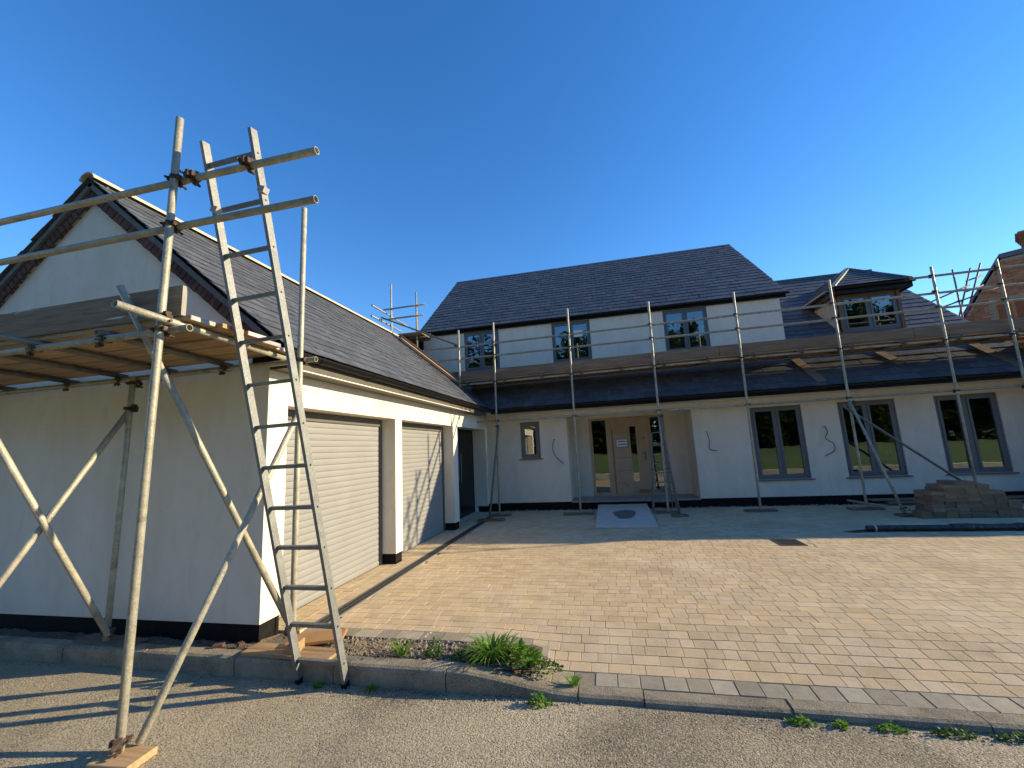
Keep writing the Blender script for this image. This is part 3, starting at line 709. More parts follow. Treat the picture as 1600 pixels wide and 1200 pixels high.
# ================================================================== NEIGHBOUR (behind, right)
nb = thing('brick_house', (22, 20, 0), 'old red brick gabled house with a tall chimney beyond the scaffolding', 'house')
NP, N1, N2 = Vector((20.637, 18.0, 0)), Vector((.785, -.62, 0)), Vector((.62, .785, 0))
NW = lambda a, b, z: NP + N1 * a + N2 * b + Vector((0, 0, z))
def nbox(a0, a1, b0, b1, z0, z1): return G().prism([NW(a0, b0, z0), NW(a1, b0, z0), NW(a1, b0, z1), NW(a0, b0, z1)], N2 * (b1 - b0))
M['brick_t'] = mat('red_brick_joined', (.42, .16, .07), (.30, .115, .06), 6, .9, .4, 60, rand=.35, tint=True)
G().prism([NW(a, 0, z) for a, z in ((-2.8, 0), (6.3, 0), (6.3, 4.2), (3.5, 8.72), (0, 8.72), (-2.8, 4.2))], N2 * 7).obj('brick_wall', 'mortar', nb)
bricks = G(); random.seed(3); z = 3.6; r_ = 0
while z < 8.6:
    xl = -2.8 + max(0, z + .066 - 4.2) / 4.52 * 2.8 + .04; x = -2.8 - (r_ % 2) * .11
    while x < 3.2:
        w = .215; a = max(x, xl)
        if x + w - a > .05 and not (-.52 < x + w and x < 1.58 and 5.47 < z < 7.0):
            d = -random.uniform(.006, .018)
            bricks.add([NW(a, d, z), NW(x + w, d, z), NW(x + w, d, z + .066), NW(a, d, z + .066), NW(a, 0, z), NW(x + w, 0, z), NW(x + w, 0, z + .066), NW(a, 0, z + .066)],
                       [(0, 1, 2, 3), (0, 4, 5, 1), (3, 2, 6, 7), (0, 3, 7, 4)], tint=random.random())
        x += w + .011
    z += .077; r_ += 1
bricks.obj('bricks', 'brick_t', nb, kind='stuff', tints=True)
for k in range(20): nbox(-.6 + k * .112, -.6 + k * .112 + .1, -.03, 0, 6.84, 7.05).obj('lintel_brick', 'woodpale', nb)
wn = nbox(-.5, 1.55, -.012, .05, 5.5, 6.83).obj('window', 'oakraw', nb)
for k in range(4): nbox(-.42 + k * .5, -.42 + k * .5 + .4, -.02, -.013, 5.6, 6.75).obj('pane', 'brick_t', wn)
G().prism([NW(-2.95, -.08, 4.1), NW(-.02, -.08, 8.83), NW(-.02, -.08, 8.95), NW(-3.05, -.08, 4.12)], N2 * 7.2).obj('roof', 'slate', nb)
G().prism([NW(-.019, -.08, 8.74), NW(3.6, -.08, 8.74), NW(3.5, -.08, 8.95), NW(-.019, -.08, 8.95)], N2 * 7.2).obj('roof_cap', 'slate', nb)
ch = nbox(.66, 1.7, .3, 1.2, 8.9, 9.42).obj('chimney', 'brick_t', nb)
for k in range(4): nbox(.66 - .03 * (k + 1), 1.7 + .03 * (k + 1), .3 - .03 * (k + 1), 1.2 + .03 * (k + 1), 9.42 + .075 * k, 9.492 + .075 * k).obj('corbel', 'brick_t', ch)
nbox(.62, 1.74, .26, 1.24, 9.722, 9.8).obj('chimney_cap', 'kerbstone', ch)
G().tube([NW(1.05, .75, 9.8), NW(1.05, .75, 10.15)], [.14, .11], 12).obj('chimney_pot', 'brick_t', ch)
ns = thing('pole_scaffold', (15.3, 13, 0), 'reddish leaning scaffold poles between the dormer roof and the brick house', 'scaffold')
for a, b in (((15.185, 13, 6.903), (15.13, 13, 0)), ((15.766, 13.1, 6.909), (15.0, 13.1, 4.86)), ((16.156, 13.2, 7.079), (15.4, 13.2, 5.2)),
             ((14.0, 13.05, 5.7), (15.6, 13.05, 6.31)), ((14.5, 13.15, 5.58), (16.5, 13.15, 6.16)), ((15.6, 13.15, 6.48), (16.1, 13.15, 6.63)), ((15.5, 13.15, 6.1), (16.05, 13.15, 6.28))):
    tube('scaffold_pole', a, b, ns, 'redtube')
for p in ((15.14, 13.03, 5.77), (15.3, 13.12, 5.8), (15.17, 13.03, 6.15)): coupler(p, ns)

# plywood hoarding added out of view past the house to shade the driveway
hd = thing('shadow_screen', (16.5, 6.9, -.1), 'added plywood shadow hoarding past the end of the white house', 'screen')
B(12.23, 12.25, 7.06, 8.0, -.1, 3.35).obj('panel', 'woodpale', hd)
for k in range(8):
    a = 12.25 + k * 1.22; B(a, a + 1.215, 7.06, 7.08, -.1, 3.70 - .06 * k).obj('panel', 'woodpale', hd); B(a + .55, a + .65, 7.08, 7.18, -.1, 3.5 - .06 * k).obj('post', 'wood', hd)

# ================================================================== SCAFFOLD AT THE GABLE
random.seed(11)
sg = thing('scaffold_tower', (-.6, -.7, -.13), 'weathered steel tube scaffold with board deck against the garage gable', 'scaffold')
T = lambda nm, a, b, m='steel', n=20: tube(nm, a, b, sg, m, n)
YN, YB = -1.22, -.19
T('standard', (.163, YN, -.084), (.232, YN, 4.21)); T('standard', (.505, YB, .045), (.50, YB, 4.03)); T('standard', (-1.49, YB, .03), (-1.455, YB, 2.53)); T('standard', (-2.05, YN, -.125), (-2.05, YN, 4.1))
T('standard', (-4.2, YN, -.125), (-4.2, YN, 4.1)); T('standard', (-4.2, YB, .03), (-4.2, YB, 2.53))
T('guard_rail', (-4.5, -1.167, 3.716), (1.39, -1.167, 3.728)); T('guard_rail', (-4.4, -1.167, 3.34), (1.392, -1.167, 3.358))
T('ledger', (-4.5, -1.167, 2.553), (.40, -1.167, 2.560)); T('ledger', (-4.5, -.137, 2.515), (.63, -.137, 2.52))
for x, y0, y1 in ((.262, -1.545, -.06), (-.42, -1.195, -.03), (-1.12, -1.53, -.04), (-1.74, -1.26, -.05), (-2.45, -1.28, -.03), (-3.4, -1.27, -.04), (-4.26, -1.3, -.04)):
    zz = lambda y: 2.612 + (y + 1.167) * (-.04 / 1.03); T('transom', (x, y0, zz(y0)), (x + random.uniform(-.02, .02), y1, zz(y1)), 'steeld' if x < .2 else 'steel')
T('brace', (.436, -.13, .20), (-.197, -1.222, 2.93)); T('brace', (.222, -1.15, -.075), (.555, -.25, 2.02))
T('brace', (-1.50, -.13, 2.25), (-1.50, -1.22, .33)); T('brace', (-1.43, -.22, .10), (-1.43, -1.21, 2.02))
for p, rz in (((.222, YN, 3.72), R(180)), ((.217, YN, 3.35), R(180)), ((.206, YN, 2.556), R(180)), ((.205, YN, 2.64), R(90)), ((.505, YB, .21), 0), ((.505, YB, 1.98), R(20)),
              ((-1.46, YB, 2.20), R(90)), ((.17, YN, -.03), R(40)), ((.50, YB, 2.515), R(180)), ((-1.457, YB, 2.46), R(180)), ((-1.478, YB, .12), R(70)), ((-2.05, YN, 3.34), R(180)), ((-2.05, YN, 3.72), R(180))):
    coupler(p, sg, rz)
for x in (-.42, -1.12, -1.74, -2.45):
    for y, z in ((-1.167, 2.556), (-.137, 2.518)): coupler((x, y, z + .0), sg, R(90), R(90))
coupler((.36, -1.167, 3.722), sg, R(0), R(90)); coupler((.845, -1.167, 3.726), sg, R(0), R(90))
YD = [-1.125 + .206 * k for k in range(6)]
for k in range(5):
    zt = 2.640 - .008 * k; e = (.345, .40, .43, .385, .335)[k]; gap = random.uniform(.003, .012)
    for a, b in ((-4.4, -.9 + .35 * (k % 3)), (-.893 + .35 * (k % 3), e)):
        bd = B(a, b, YD[k] + gap / 2, YD[k + 1] - gap / 2, zt, zt + .036).obj('deck_board', 'woodpale', sg)
    B(e - .001, e + .004, YD[k] + gap / 2 + .002, YD[k + 1] - gap / 2 - .002, zt + .002, zt + .034).obj('end_band', ('lead', 'woodpale', 'petal', 'lead', 'petal')[k], bd)
tb = B(-4.3, .272, -1.1385, -1.101, 2.677, 2.905).obj('toe_board', 'wood', sg); B(.2722, .277, -1.137, -1.102, 2.68, 2.902).obj('end_band', 'conc', tb)
def beam(name, mt, label, cat, x0, x1, y0, y1, z0, z1, rz=0, group=None, pitch=0):
    c = Vector(((x0 + x1) / 2, (y0 + y1) / 2, z0)); q = G(); w, d, h = (x1 - x0) / 2, (y1 - y0) / 2, z1 - z0; e = min(.004, h / 4)
    v = []
    for zz, i in ((0, e), (e, 0), (h - e, 0), (h, e)): v += [(-w + i, -d + i, zz), (w - i, -d + i, zz), (w - i, d - i, zz), (-w + i, d - i, zz)]
    q.add(v, [(3, 2, 1, 0), (12, 13, 14, 15)] + [(k * 4 + i, k * 4 + (i + 1) % 4, k * 4 + 4 + (i + 1) % 4, k * 4 + 4 + i) for k in range(3) for i in range(4)])
    me = meshdata(name, q.v, q.f); me.materials.append(M[mt]); ob = bpy.data.objects.new(name, me)
    link(ob, None, Matrix.Translation(c) @ Matrix.Rotation(rz, 4, 'Z') @ Matrix.Rotation(pitch, 4, 'X')); WO[ob] = c
    return tag(ob, label, cat, group)
beam('timber_block', 'woodpale', 'pale timber block on the road under the tall scaffold pole', 'timber', .08, .36, -1.33, -1.15, ZR + .001, -.086, R(3))
beam('sole_board', 'woodpale', 'short pale board lying on the kerb under the scaffold beside the garage corner', 'board', .08, .92, -.29, -.10, .021, .046, R(-2))
beam('sole_board', 'oakraw', 'orange-brown board end propped on the kerb boards behind the ladder', 'board', .36, .82, -.10, .12, .047, .075, R(22))
beam('timber_block', 'woodpale', 'small timber offcut standing behind the left ladder foot', 'timber', .52, .60, -.27, -.15, .047, .13, R(10))
beam('sole_board', 'wood', 'weathered sole board beneath the rear scaffold leg at the gable wall', 'board', -1.85, -1.12, -.30 + .05, -.07, .022, .03 + .004, R(-4))

# ladder
lad = thing('ladder', (.9, -.32, ZR), 'tall aluminium ladder leaning against the scaffold guard rails', 'ladder')
F = [Vector((.685, -.306, ZR + .005)), Vector((1.098, -.318, ZR + .005))]; Tp = [Vector((.325, -1.093, 4.085)), Vector((.765, -1.093, 4.1))]
dirL = (Tp[0] - F[0]).normalized(); acr = (F[1] - F[0]).normalized(); nrmL = acr.cross(dirL).normalized()
for f, t in zip(F, Tp):
    d = (t - f).normalized(); u = nrmL; s_ = d.cross(u).normalized(); q = G(); w, h = .0135, .031
    v = [p + s_ * a * w + u * b * h for p in (f, t) for a, b in ((-1, -1), (1, -1), (1, 1), (-1, 1))]; q.add(v, [(3, 2, 1, 0), (4, 5, 6, 7), (0, 1, 5, 4), (1, 2, 6, 5), (2, 3, 7, 6), (3, 0, 4, 7)])
    st = q.obj('stile', 'alu', lad)
    q = G(); q.obox(f - d * .004, f + d * .035, .036, .07, u); q.obj('rubber_foot', 'blackpl', st)
for t in (.041, .108, .177, .251, .324, .399, .474, .552, .631, .709, .79, .873, .957):
    a = F[0].lerp(Tp[0], t); b = F[1].lerp(Tp[1], t); ex = (b - a).normalized() * .016
    q = G(); q.obox(a + ex * .9, b - ex * .9, .028, .028, dirL); q.obj('rung', 'alu', lad)
    q = G(); q.tube([b + ex * .6, b + ex * .88], .009, 8); q.obj('rung_plug', 'blackpl', lad)
for k, (p, q_) in enumerate(((F[0].lerp(Tp[0], .87), 0), (F[1].lerp(Tp[1], .885), 0))):
    G().obox(p + Vector((.02, -.05, .0)), p + Vector((.075, -.05, -.02)), .05, .045).obj('ladder_clamp', 'lead', lad)

# ================================================================== MAIN SCAFFOLD
ms = thing('scaffold', (6, 7, 0), 'long steel tube scaffold with toe boards and guard rails along the house front', 'scaffold')
T = lambda nm, a, b, m='steel', n=10: tube(nm, a, b, ms, m, n)
YS = 6.862; YI = YS + .052
SX = [.54, 2.5, 4.47, 6.39, 8.38, 10.33, 11.49, 13.1]; ST = [4.93, 5.07, 5.0, 4.99, 5.01, 5.04, 5.03, 5.0]
for x, t in zip(SX, ST): T('standard', (x - .03 + random.uniform(-.01, .01), YS, .048), (x + .012, YS, t)); B(x - .075, x + .02, YS - .07, YS + .07, .042, .05).obj('base_plate', 'steeld', ms)
T('standard', (-.425, YS, 3.16), (-.42, YS, 4.83))
zt = lambda x: 3.695 + .0115 * min(x, 6.2)
zrl = lambda x: .0085 * x
T('guard_rail', (-1.5, YI, 4.385 - .012), (6.2, YI, 4.44)); T('guard_rail', (6.0, YI + .002, 4.445), (13.3, YI, 4.47)); T('guard_rail', (-1.05, YI, 4.045), (5.5, YI, 4.085)); T('guard_rail', (5.3, YI, 4.09), (13.3, YI, 4.14))
T('guard_rail', (9.95, YI, 4.84), (13.3, YI, 4.87))
dk = lambda x: zt(x) - .236
segs = [(-.45, 2.05), (2.06, 5.95), (5.96, 9.85), (9.86, 13.3)]
for a, b in segs:
    q = G(); q.prism([(a, YI + .03, dk(a) + .003), (b, YI + .03, dk(b) + .003), (b, YI + .03, zt(b)), (a, YI + .03, zt(a))], (0, .036, 0)); q.obj('toe_board', 'wood', ms)
    for k in range(4):
        y0 = YI + .068 + k * .218; q = G(); q.prism([(a + .01 * k, y0, dk(a) - .037), (b, y0, dk(b) - .037), (b, y0, dk(b)), (a + .01 * k, y0, dk(a))], (0, .213, 0)); q.obj('deck_board', 'woodpale', ms)
lz_ = lambda x: dk(x) - .037 - .052 - .026
T('ledger', (-.5, YI, lz_(-.5)), (6.2, YI, lz_(6.2))); T('ledger', (6.1, YI, lz_(6.2)), (13.4, YI, lz_(13.0)))
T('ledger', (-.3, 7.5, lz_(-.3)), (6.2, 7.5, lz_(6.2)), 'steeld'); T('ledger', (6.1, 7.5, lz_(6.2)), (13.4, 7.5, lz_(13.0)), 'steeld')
x = -.25
while x < 13.2:
    T('transom', (x, 6.74, dk(x) - .064), (x + random.uniform(-.05, .05), 7.84, dk(x) - .064), 'steeld'); coupler((x, YI, lz_(x)), ms, R(90), R(90)); x += .98
T('ledger', (-.05, YI, 2.347), (6.3, YI, 2.325)); T('ledger', (6.1, YI + .001, 2.328), (13.3, YI, 2.365))
for x, t in zip(SX, ST):
    for z in (4.40 + zrl(x), 4.06 + zrl(x), lz_(x), 2.34): coupler((x, YS, z), ms, R(180))
for x in (9.9, 10.33, 11.49): coupler((x, YS, 4.845), ms, R(180))
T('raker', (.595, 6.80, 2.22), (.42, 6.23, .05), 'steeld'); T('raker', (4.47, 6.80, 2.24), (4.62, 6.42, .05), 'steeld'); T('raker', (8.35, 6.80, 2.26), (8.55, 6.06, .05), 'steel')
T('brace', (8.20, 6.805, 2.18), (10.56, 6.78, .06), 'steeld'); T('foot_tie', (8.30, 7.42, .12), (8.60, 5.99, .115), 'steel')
for p in ((.55, YS - .03, 2.2), (4.48, YS - .03, 2.2), (8.39, YS - .03, 2.23), (8.55, 6.1, .13)): coupler(p, ms, R(30))
# return at the far end: guard rails above the garage ridge and a stair of boards up the slates
lt = thing('scaffold_return', (-2.6, 7.8, 4.7), 'short scaffold return with crossing rails behind the garage ridge', 'scaffold')
T = lambda nm, a, b, m='steel': tube(nm, a, b, lt, m, 10)
T('standard', (-2.99, 8.0, 4.72), (-2.998, 8.0, 6.935)); T('standard', (-2.145, 8.0, 4.74), (-2.156, 8.0, 6.547)); T('standard', (-2.26, 8.3, 4.9), (-2.26, 8.3, 5.9), 'steeld')
T('guard_rail', (-3.24, 7.948, 6.10), (-1.845, 7.948, 6.115)); T('guard_rail', (-3.09, 7.948, 5.775), (-1.894, 7.948, 5.785))
T('guard_rail', (-3.05, 6.98, 5.905), (-3.05, 9.6, 5.905)); T('guard_rail', (-3.05, 6.94, 5.58), (-3.05, 8.8, 5.6)); T('handrail', (-3.0, 7.40, 5.66), (-.44, 6.80, 4.41), 'steeld')
for k in range(3): B(-3.15 + .05 * k, -1.9, 7.72 + .228 * k, 7.94 + .228 * k, 5.16, 5.2).obj('deck_board', 'wood', lt)
T('ledger', (-3.2, 8.06, 5.13), (-1.85, 8.06, 5.13), 'steeld')
B(-3.1, -1.9, 8.42, 8.46, 5.1, 5.33).obj('toe_board', 'wood', lt)
for p in ((-2.998, 7.98, 6.1), (-2.15, 7.98, 6.11), (-2.998, 7.98, 5.78), (-2.15, 7.98, 5.785), (-3.04, 7.43, 5.6)): coupler(p, lt, R(180))
coupler((-.5, YS - .02, 4.42), ms, R(180))
dS = Vector((-C40, 0, S40)); nS = Vector((S40, 0, C40))
def slopeboard(label, y, s0, s1, w, t, off, mt='wood', roll=0):
    base = Vector((.25, y, 2.692)); a = base + dS * s0 + nS * (.024 + off); b = base + dS * s1 + nS * (.024 + off)
    q = G(); q.obox(a, b, w, t, nS); ob = q.obj('scaffold_board', mt); return tag(ob, label, 'board')
slopeboard('scaffold board lying flat up the garage slates, lowest of the stack', 7.02, .75, 3.5, .225, .036, .018)
slopeboard('second scaffold board resting up the slates with a pale upper edge', 7.08, .95, 3.25, .225, .036, .056, 'woodpale')
slopeboard('scaffold board on edge beside the boards on the garage slates', 7.225, .9, 3.45, .036, .13, .065)
for nm, x, y0, y1, mt, lb in (('roof_board', 8.05, 7.12, 8.05, 'wood', 'dark weathered board lying up the low slates under the scaffold deck beside the windows'),
                              ('roof_board', 9.85, 7.5, 8.0, 'wood', 'short board end on the low slates below the dormer'),
                              ('roof_board', 11.7, 7.15, 8.1, 'wood', 'weathered board on the low slates near the end of the roof')):
    q = G(); q.obox((x, y0, lz(y0) + .05), (x - .15, y1, lz(y1) + .05), .2, .036, (0, -T40, 1)); tag(q.obj(nm, mt), lb, 'board')

# sole boards on the paving
for nm, lb, x, y, w, rz in (('sole_board', 'sole board under the corner scaffold pole by the dark side entrance', .53, 6.87, .5, 0), ('sole_board', 'pale sole board under the raking tube near the side entrance', .47, 6.2, .62, 3),
                    ('sole_board', 'sole board under the scaffold pole left of the porch', 2.42, 6.87, .7, 1), ('sole_board', 'sole board under the scaffold pole beside the step ladder', 4.43, 6.88, .5, -2),
                    ('sole_board', 'sole board under the scaffold pole in front of the wall right of the porch', 6.36, 6.9, .62, 1), ('sole_board', 'sole board under the braced scaffold pole by the middle tall window', 8.35, 6.9, .6, -1),
                    ('sole_board', 'sole board at the scaffold pole behind the block stack', 10.3, 6.9, .6, 2), ('sole_board', 'sole board under the scaffold pole at the last tall window', 11.46, 6.9, .6, 0), ('sole_board', 'sole board under the end scaffold pole by the added hoarding', 13.07, 6.9, .6, 0),
                    ('sole_board', 'small pad under the raking tube in front of the step ladder', 4.62, 6.41, .3, 12), ('sole_board', 'small pad under the raker by the block stack', 8.56, 6.05, .25, 5)):
    beam(nm, 'wood', lb, 'board', x - w / 2, x + w / 2, y - .11, y + .11, .003, .041, R(rz))

# ================================================================== SMALL THINGS
# step ladder
sl = thing('step_ladder', (4.4, 7.2, 0), 'open aluminium step ladder standing in front of the porch', 'ladder')
zs_ = 1.83
for x0, x1 in ((4.15, 4.28), (4.66, 4.56)):
    G().obox((x0, 7.02, .004), (x1, 7.19, zs_ - .02), .025, .06, (0, 1, .1)).obj('stile', 'alu', sl)
    G().obox((x0 + .02 * (1 if x0 < 4.4 else -1), 7.55, .004), (x1, 7.24, 1.55), .022, .04, (0, 1, .1)).obj('rear_leg', 'stepteal', sl)
for k in range(7):
    t = .13 + .118 * k; z = t * zs_; y = 7.02 + .17 * t; a = 4.15 + .13 * t + .014; b = 4.66 - .10 * t - .014; B(a, b, y - .045, y + .045, z - .012, z + .012).obj('tread', 'alu', sl)
B(4.30, 4.54, 7.13, 7.30, 1.56, 1.585).obj('platform', 'alu', sl)
G().tube([(4.275, 7.19, 1.5), (4.285, 7.19, 1.8), (4.31, 7.19, 1.83), (4.53, 7.19, 1.83), (4.555, 7.19, 1.8), (4.565, 7.19, 1.5)], .014, 8).obj('top_hoop', 'alu', sl)
for z in (.45, .95): B(4.19, 4.62, 7.47 - z * .2, 7.49 - z * .2, z, z + .03).obj('rear_brace', 'stepteal', sl)
# ramp sheet
rp = G(); rp.prism([(2.86, 5.14, .006), (2.86, 5.14, .034), (2.88, 7.56, .128), (2.88, 7.56, .10)], (1.17, 0, 0)); rp = rp.obj('ramp_board', 'slab'); tag(rp, 'grey sheet laid as a ramp up to the porch step', 'ramp')
q = G(); n = 22; cx, cy = 3.47, 6.30
pt = [(cx + (.23 + .04 * math.sin(3 * a) + random.uniform(-.02, .02)) * math.cos(a), cy + (.5 + .06 * math.sin(2 * a + 1)) * math.sin(a)) for a in [2 * math.pi * k / n for k in range(n)]]
zz = lambda y: .034 + (y - 5.14) / 2.42 * .094
q.prism([(x, y, zz(y) + .001) for x, y in pt], (0, 0, .006)); q.obj('mortar_patch', 'wetslab', rp)
# gully grate
gg = thing('gully_grate', (5.77, 3.92, 0), 'square black iron gully grate set in the block paving', 'grate')
q = G()
for a in ((5.59, 5.95, 3.71, 3.74), (5.59, 5.95, 4.10, 4.13), (5.59, 5.62, 3.74, 4.10), (5.92, 5.95, 3.74, 4.10)): q.box(*a, -.03, .003)
q.obj('frame', 'iron', gg)
for k in range(7): B(5.636 + k * .041, 5.652 + k * .041, 3.741, 4.099, -.025, .001).obj('bar', 'iron', gg)
q = G()
for a in ((5.33, 5.588, 3.52, 4.32), (5.952, 6.22, 3.52, 4.32), (5.588, 5.952, 3.52, 3.708), (5.588, 5.952, 4.132, 4.32)): q.box(*a, -.03, -.0045)
q.obj('mortar_surround', 'paver', gg)
B(5.62, 5.92, 3.91, 3.93, -.025, -.002).obj('cross_bar', 'iron', gg); B(5.585, 5.955, 3.705, 4.135, -.06, -.032).obj('pit', 'void', gg)
# channel drain
cdn = thing('channel_drain', (.30, 3.8, 0), 'long black slotted channel drain in front of the garage doors', 'drain')
y = .42
while y < 7.0:
    q = G(); a, b = .228, .368
    q.box(a, a + .02, y, y + .49, -.03, .003); q.box(b - .02, b, y, y + .49, -.03, .003); q.box(a + .02, b - .02, y, y + .012, -.03, .001); q.box(.292, .304, y + .012, y + .49, -.03, .0005)
    for k in range(16): q.box(a + .02, b - .02, y + .025 + k * .029, y + .038 + k * .029, -.028, -.001)
    q.obj('grating', 'iron', cdn); y += .495
B(.226, .370, .42, 7.0, -.08, -.031).obj('channel', 'void', cdn); B(.205, .226, .42, 7.0, -.05, .002).obj('edging', 'conc', cdn); B(.370, .392, .42, 7.0, -.05, .001).obj('edging', 'conc', cdn)
# pile of loose blocks
random.seed(5)
q = G(); paver_geo(q, -.093, .093, -.12, .12, lambda x, y: 0, .5, c=.004, h=.056); PB = meshdata('loose_block', [v + Vector((0, 0, .056)) for v in q.v], q.f); 
M['block'] = mat('loose_block', (.30, .20, .115), (.22, .145, .085), 20, .95, .5, 150, rand=.28); PB.materials.append(M['block'])
lays = [(2, 0), (8, 8), (10, 10), (11, 11), (11, 10), (10, 9), (8, 8), (5, 5)]
ORD = 'first second third fourth fifth sixth seventh eighth ninth tenth eleventh'.split()
def blk(x, y, z, rz, lab, grp='stacked paving blocks'):
    ob = bpy.data.objects.new('loose_block', PB); link(ob, None, Matrix.Translation((x, y, z)) @ Matrix.Rotation(rz, 4, 'Z')); tag(ob, lab, 'block', grp)
for c, (n1, n2) in enumerate(lays):
    for r_, n in ((0, n1), (1, n2)):
        dx = random.uniform(-.01, .01)
        for k in range(n): blk(8.72 + c * .192 + dx + random.uniform(-.008, .008) + .006 * k * (c < 4), 5.87 + r_ * .252 + random.uniform(-.014, .014) + .01 * (r_ == 0) * k * .6, .002 + k * .0568, random.uniform(-.03, .03), '%s-row paving block of the stack, %s column from the raking tube, %s layer up' % (('front', 'rear')[r_], ORD[c], ORD[k]))
# roll of black membrane / pipe on the paving
mr = thing('membrane_roll', (9.4, 4.66, 0), 'long roll of black plastic membrane lying on the paving before the block stack', 'roll')
pts = [(7.2 + .5 * k, 4.655 + .008 * math.sin(k * 1.7), .064) for k in range(12)]
G().tube([(a, b, .05) for a, b, c in pts], .047, 14).obj('roll', 'tarp', mr)
q = G(); pp = [(8.35 + .11 * k, 4.655 + random.uniform(-.006, .006), .054) for k in range(38)]; q.tube(pp, [.05 + random.uniform(-.001, .016) for _ in pp], 11); q.obj('loose_wrap', 'tarp', mr)
G().tube([(7.30, 4.655, .05), (7.325, 4.655, .05)], .0495, 14).obj('tape', 'petal', mr)
for k in range(3): G().add([(7.2, 4.62 + .02 * k, .02), (7.2, 4.66 + .02 * k, .03), (6.95 - .05 * k, 4.6 + .03 * k, .006), (6.98 - .05 * k, 4.56 + .03 * k, .006)], [(0, 1, 2, 3)]).obj('torn_end', 'tarp', mr)
# planks by the wall
for i, (x0, x1, y, z, mt, lb) in enumerate(((8.9, 12.6, 7.47, .0, 'wood', 'long dark plank lying along the house plinth, lowest of three'), (9.0, 12.9, 7.42, .045, 'steeld', 'grey steel-faced plank lying on the plinth planks'), (8.75, 12.5, 7.49, .09, 'wood', 'topmost plank lying along the house plinth'),
                                            (10.45, 13.0, 6.3, .0, 'steeld', 'dark plank on the paving to the right of the block stack'), (10.2, 13.0, 6.55, .0, 'slab', 'pale grey sheet strip on the paving behind the block stack'))):
    beam('plank', mt, lb, 'plank', x0, x1, y - .1, y + .1, z + .003, z + .04, R((-1.2, .8, -.5, 2, -1)[i]) * .3)
# cables hanging out of the wall
def cable(pts, lb):
    P = [Vector(p) for p in pts]; out = []
    for i in range(len(P) - 1):
        p0, p1, p2, p3 = P[max(i - 1, 0)], P[i], P[i + 1], P[min(i + 2, len(P) - 1)]
        for k in range(6):
            t = k / 6; out.append(.5 * ((2 * p1) + (p2 - p0) * t + (2 * p0 - 5 * p1 + 4 * p2 - p3) * t * t + (3 * p1 - p0 - 3 * p2 + p3) * t ** 3))
    out.append(P[-1]); tag(G().tube(out, .0085, 6).obj('cable', 'cable'), lb, 'cable')
cable([(1.88, 7.69, 1.80), (1.86, 7.63, 1.79), (1.82, 7.62, 1.59), (1.875, 7.63, 1.38), (2.078, 7.64, 1.16)], 'grey cable tail hanging from the wall between small window and porch')
cable([(5.62, 7.69, 1.79), (5.625, 7.63, 1.77), (5.66, 7.63, 1.55), (5.637, 7.64, 1.41), (5.70, 7.63, 1.34), (5.80, 7.64, 1.325)], 'grey cable tail hanging on the wall just right of the porch')
cable([(8.175, 7.69, 1.76), (8.18, 7.63, 1.75), (8.215, 7.63, 1.64), (8.16, 7.63, 1.49), (8.30, 7.63, 1.366), (8.295, 7.63, 1.206), (8.1, 7.64, 1.098)], 'curling grey cable tail on the wall between two tall windows')
# rubble along the house base, gravel in the bed
def pebbles(name, pts, mt, s0, s1, label, cat):
    q = G()
    for x, y, z in pts:
        s = random.uniform(s0, s1); a = random.uniform(0, 3.14); ca, sa = math.cos(a), math.sin(a); hx, hy, hz = s * random.uniform(.7, 1.2), s * random.uniform(.5, .9), s * random.uniform(.4, .8)
        v = [(x + ca * u * hx - sa * w * hy, y + sa * u * hx + ca * w * hy, z + h * hz) for u, w, h in ((-1, -.6, -.3), (1, -.5, -.3), (.8, .7, -.3), (-.7, .8, -.3), (-.5, -.4, 1), (.55, -.35, .9), (.4, .5, 1.05), (-.4, .45, .85))]
        q.add(v, [(4, 5, 6, 7), (0, 1, 5, 4), (1, 2, 6, 5), (2, 3, 7, 6), (3, 0, 4, 7)])
    ob = q.obj(name, mt, kind='stuff'); tag(ob, label, cat)
rnd = random.uniform
pebbles('rubble', [(rnd(.45, 8.6), 7.66 - abs(random.gauss(0, .06)), .005) for _ in range(420)], 'stone', .008, .032, 'mortar crumbs and rubble along the foot of the house plinth', 'rubble')
pebbles('gravel', [(rnd(.55, 2.42), rnd(-.15, .2), .0) for _ in range(1000)], 'stone', .005, .016, 'pale gravel and grit in the planting bed behind the kerb', 'gravel')
pebbles('road_grit', [(x, -.305 - abs(random.gauss(0, .05)), ZR + .001) for x in [rnd(-3, 6.5) for _ in range(700)]] + [(rnd(.4, 1.4), -.32 - abs(random.gauss(0, .06)), ZR + .002) for _ in range(140)], 'stone', .003, .010, 'grit gathered in the gutter along the kerb', 'grit')
pebbles('wall_rubble', [(rnd(-4.5, .5), rnd(-.15, -.01), .0) for _ in range(330)], 'soil', .004, .017, 'loose rubble on the strip between kerb and garage gable', 'rubble')
for i, (x, y, lb) in enumerate(((-.32, -.14, 'broken red brick piece on the kerb strip at the garage corner'), (-.12, -.09, 'smaller red brick chip beside the garage corner plinth'))):
    beam('brick_piece', 'brick', lb, 'brick', x, x + (.085, .05)[i], y - .035, y + .02, .012, .042, R(25 + 40 * i))

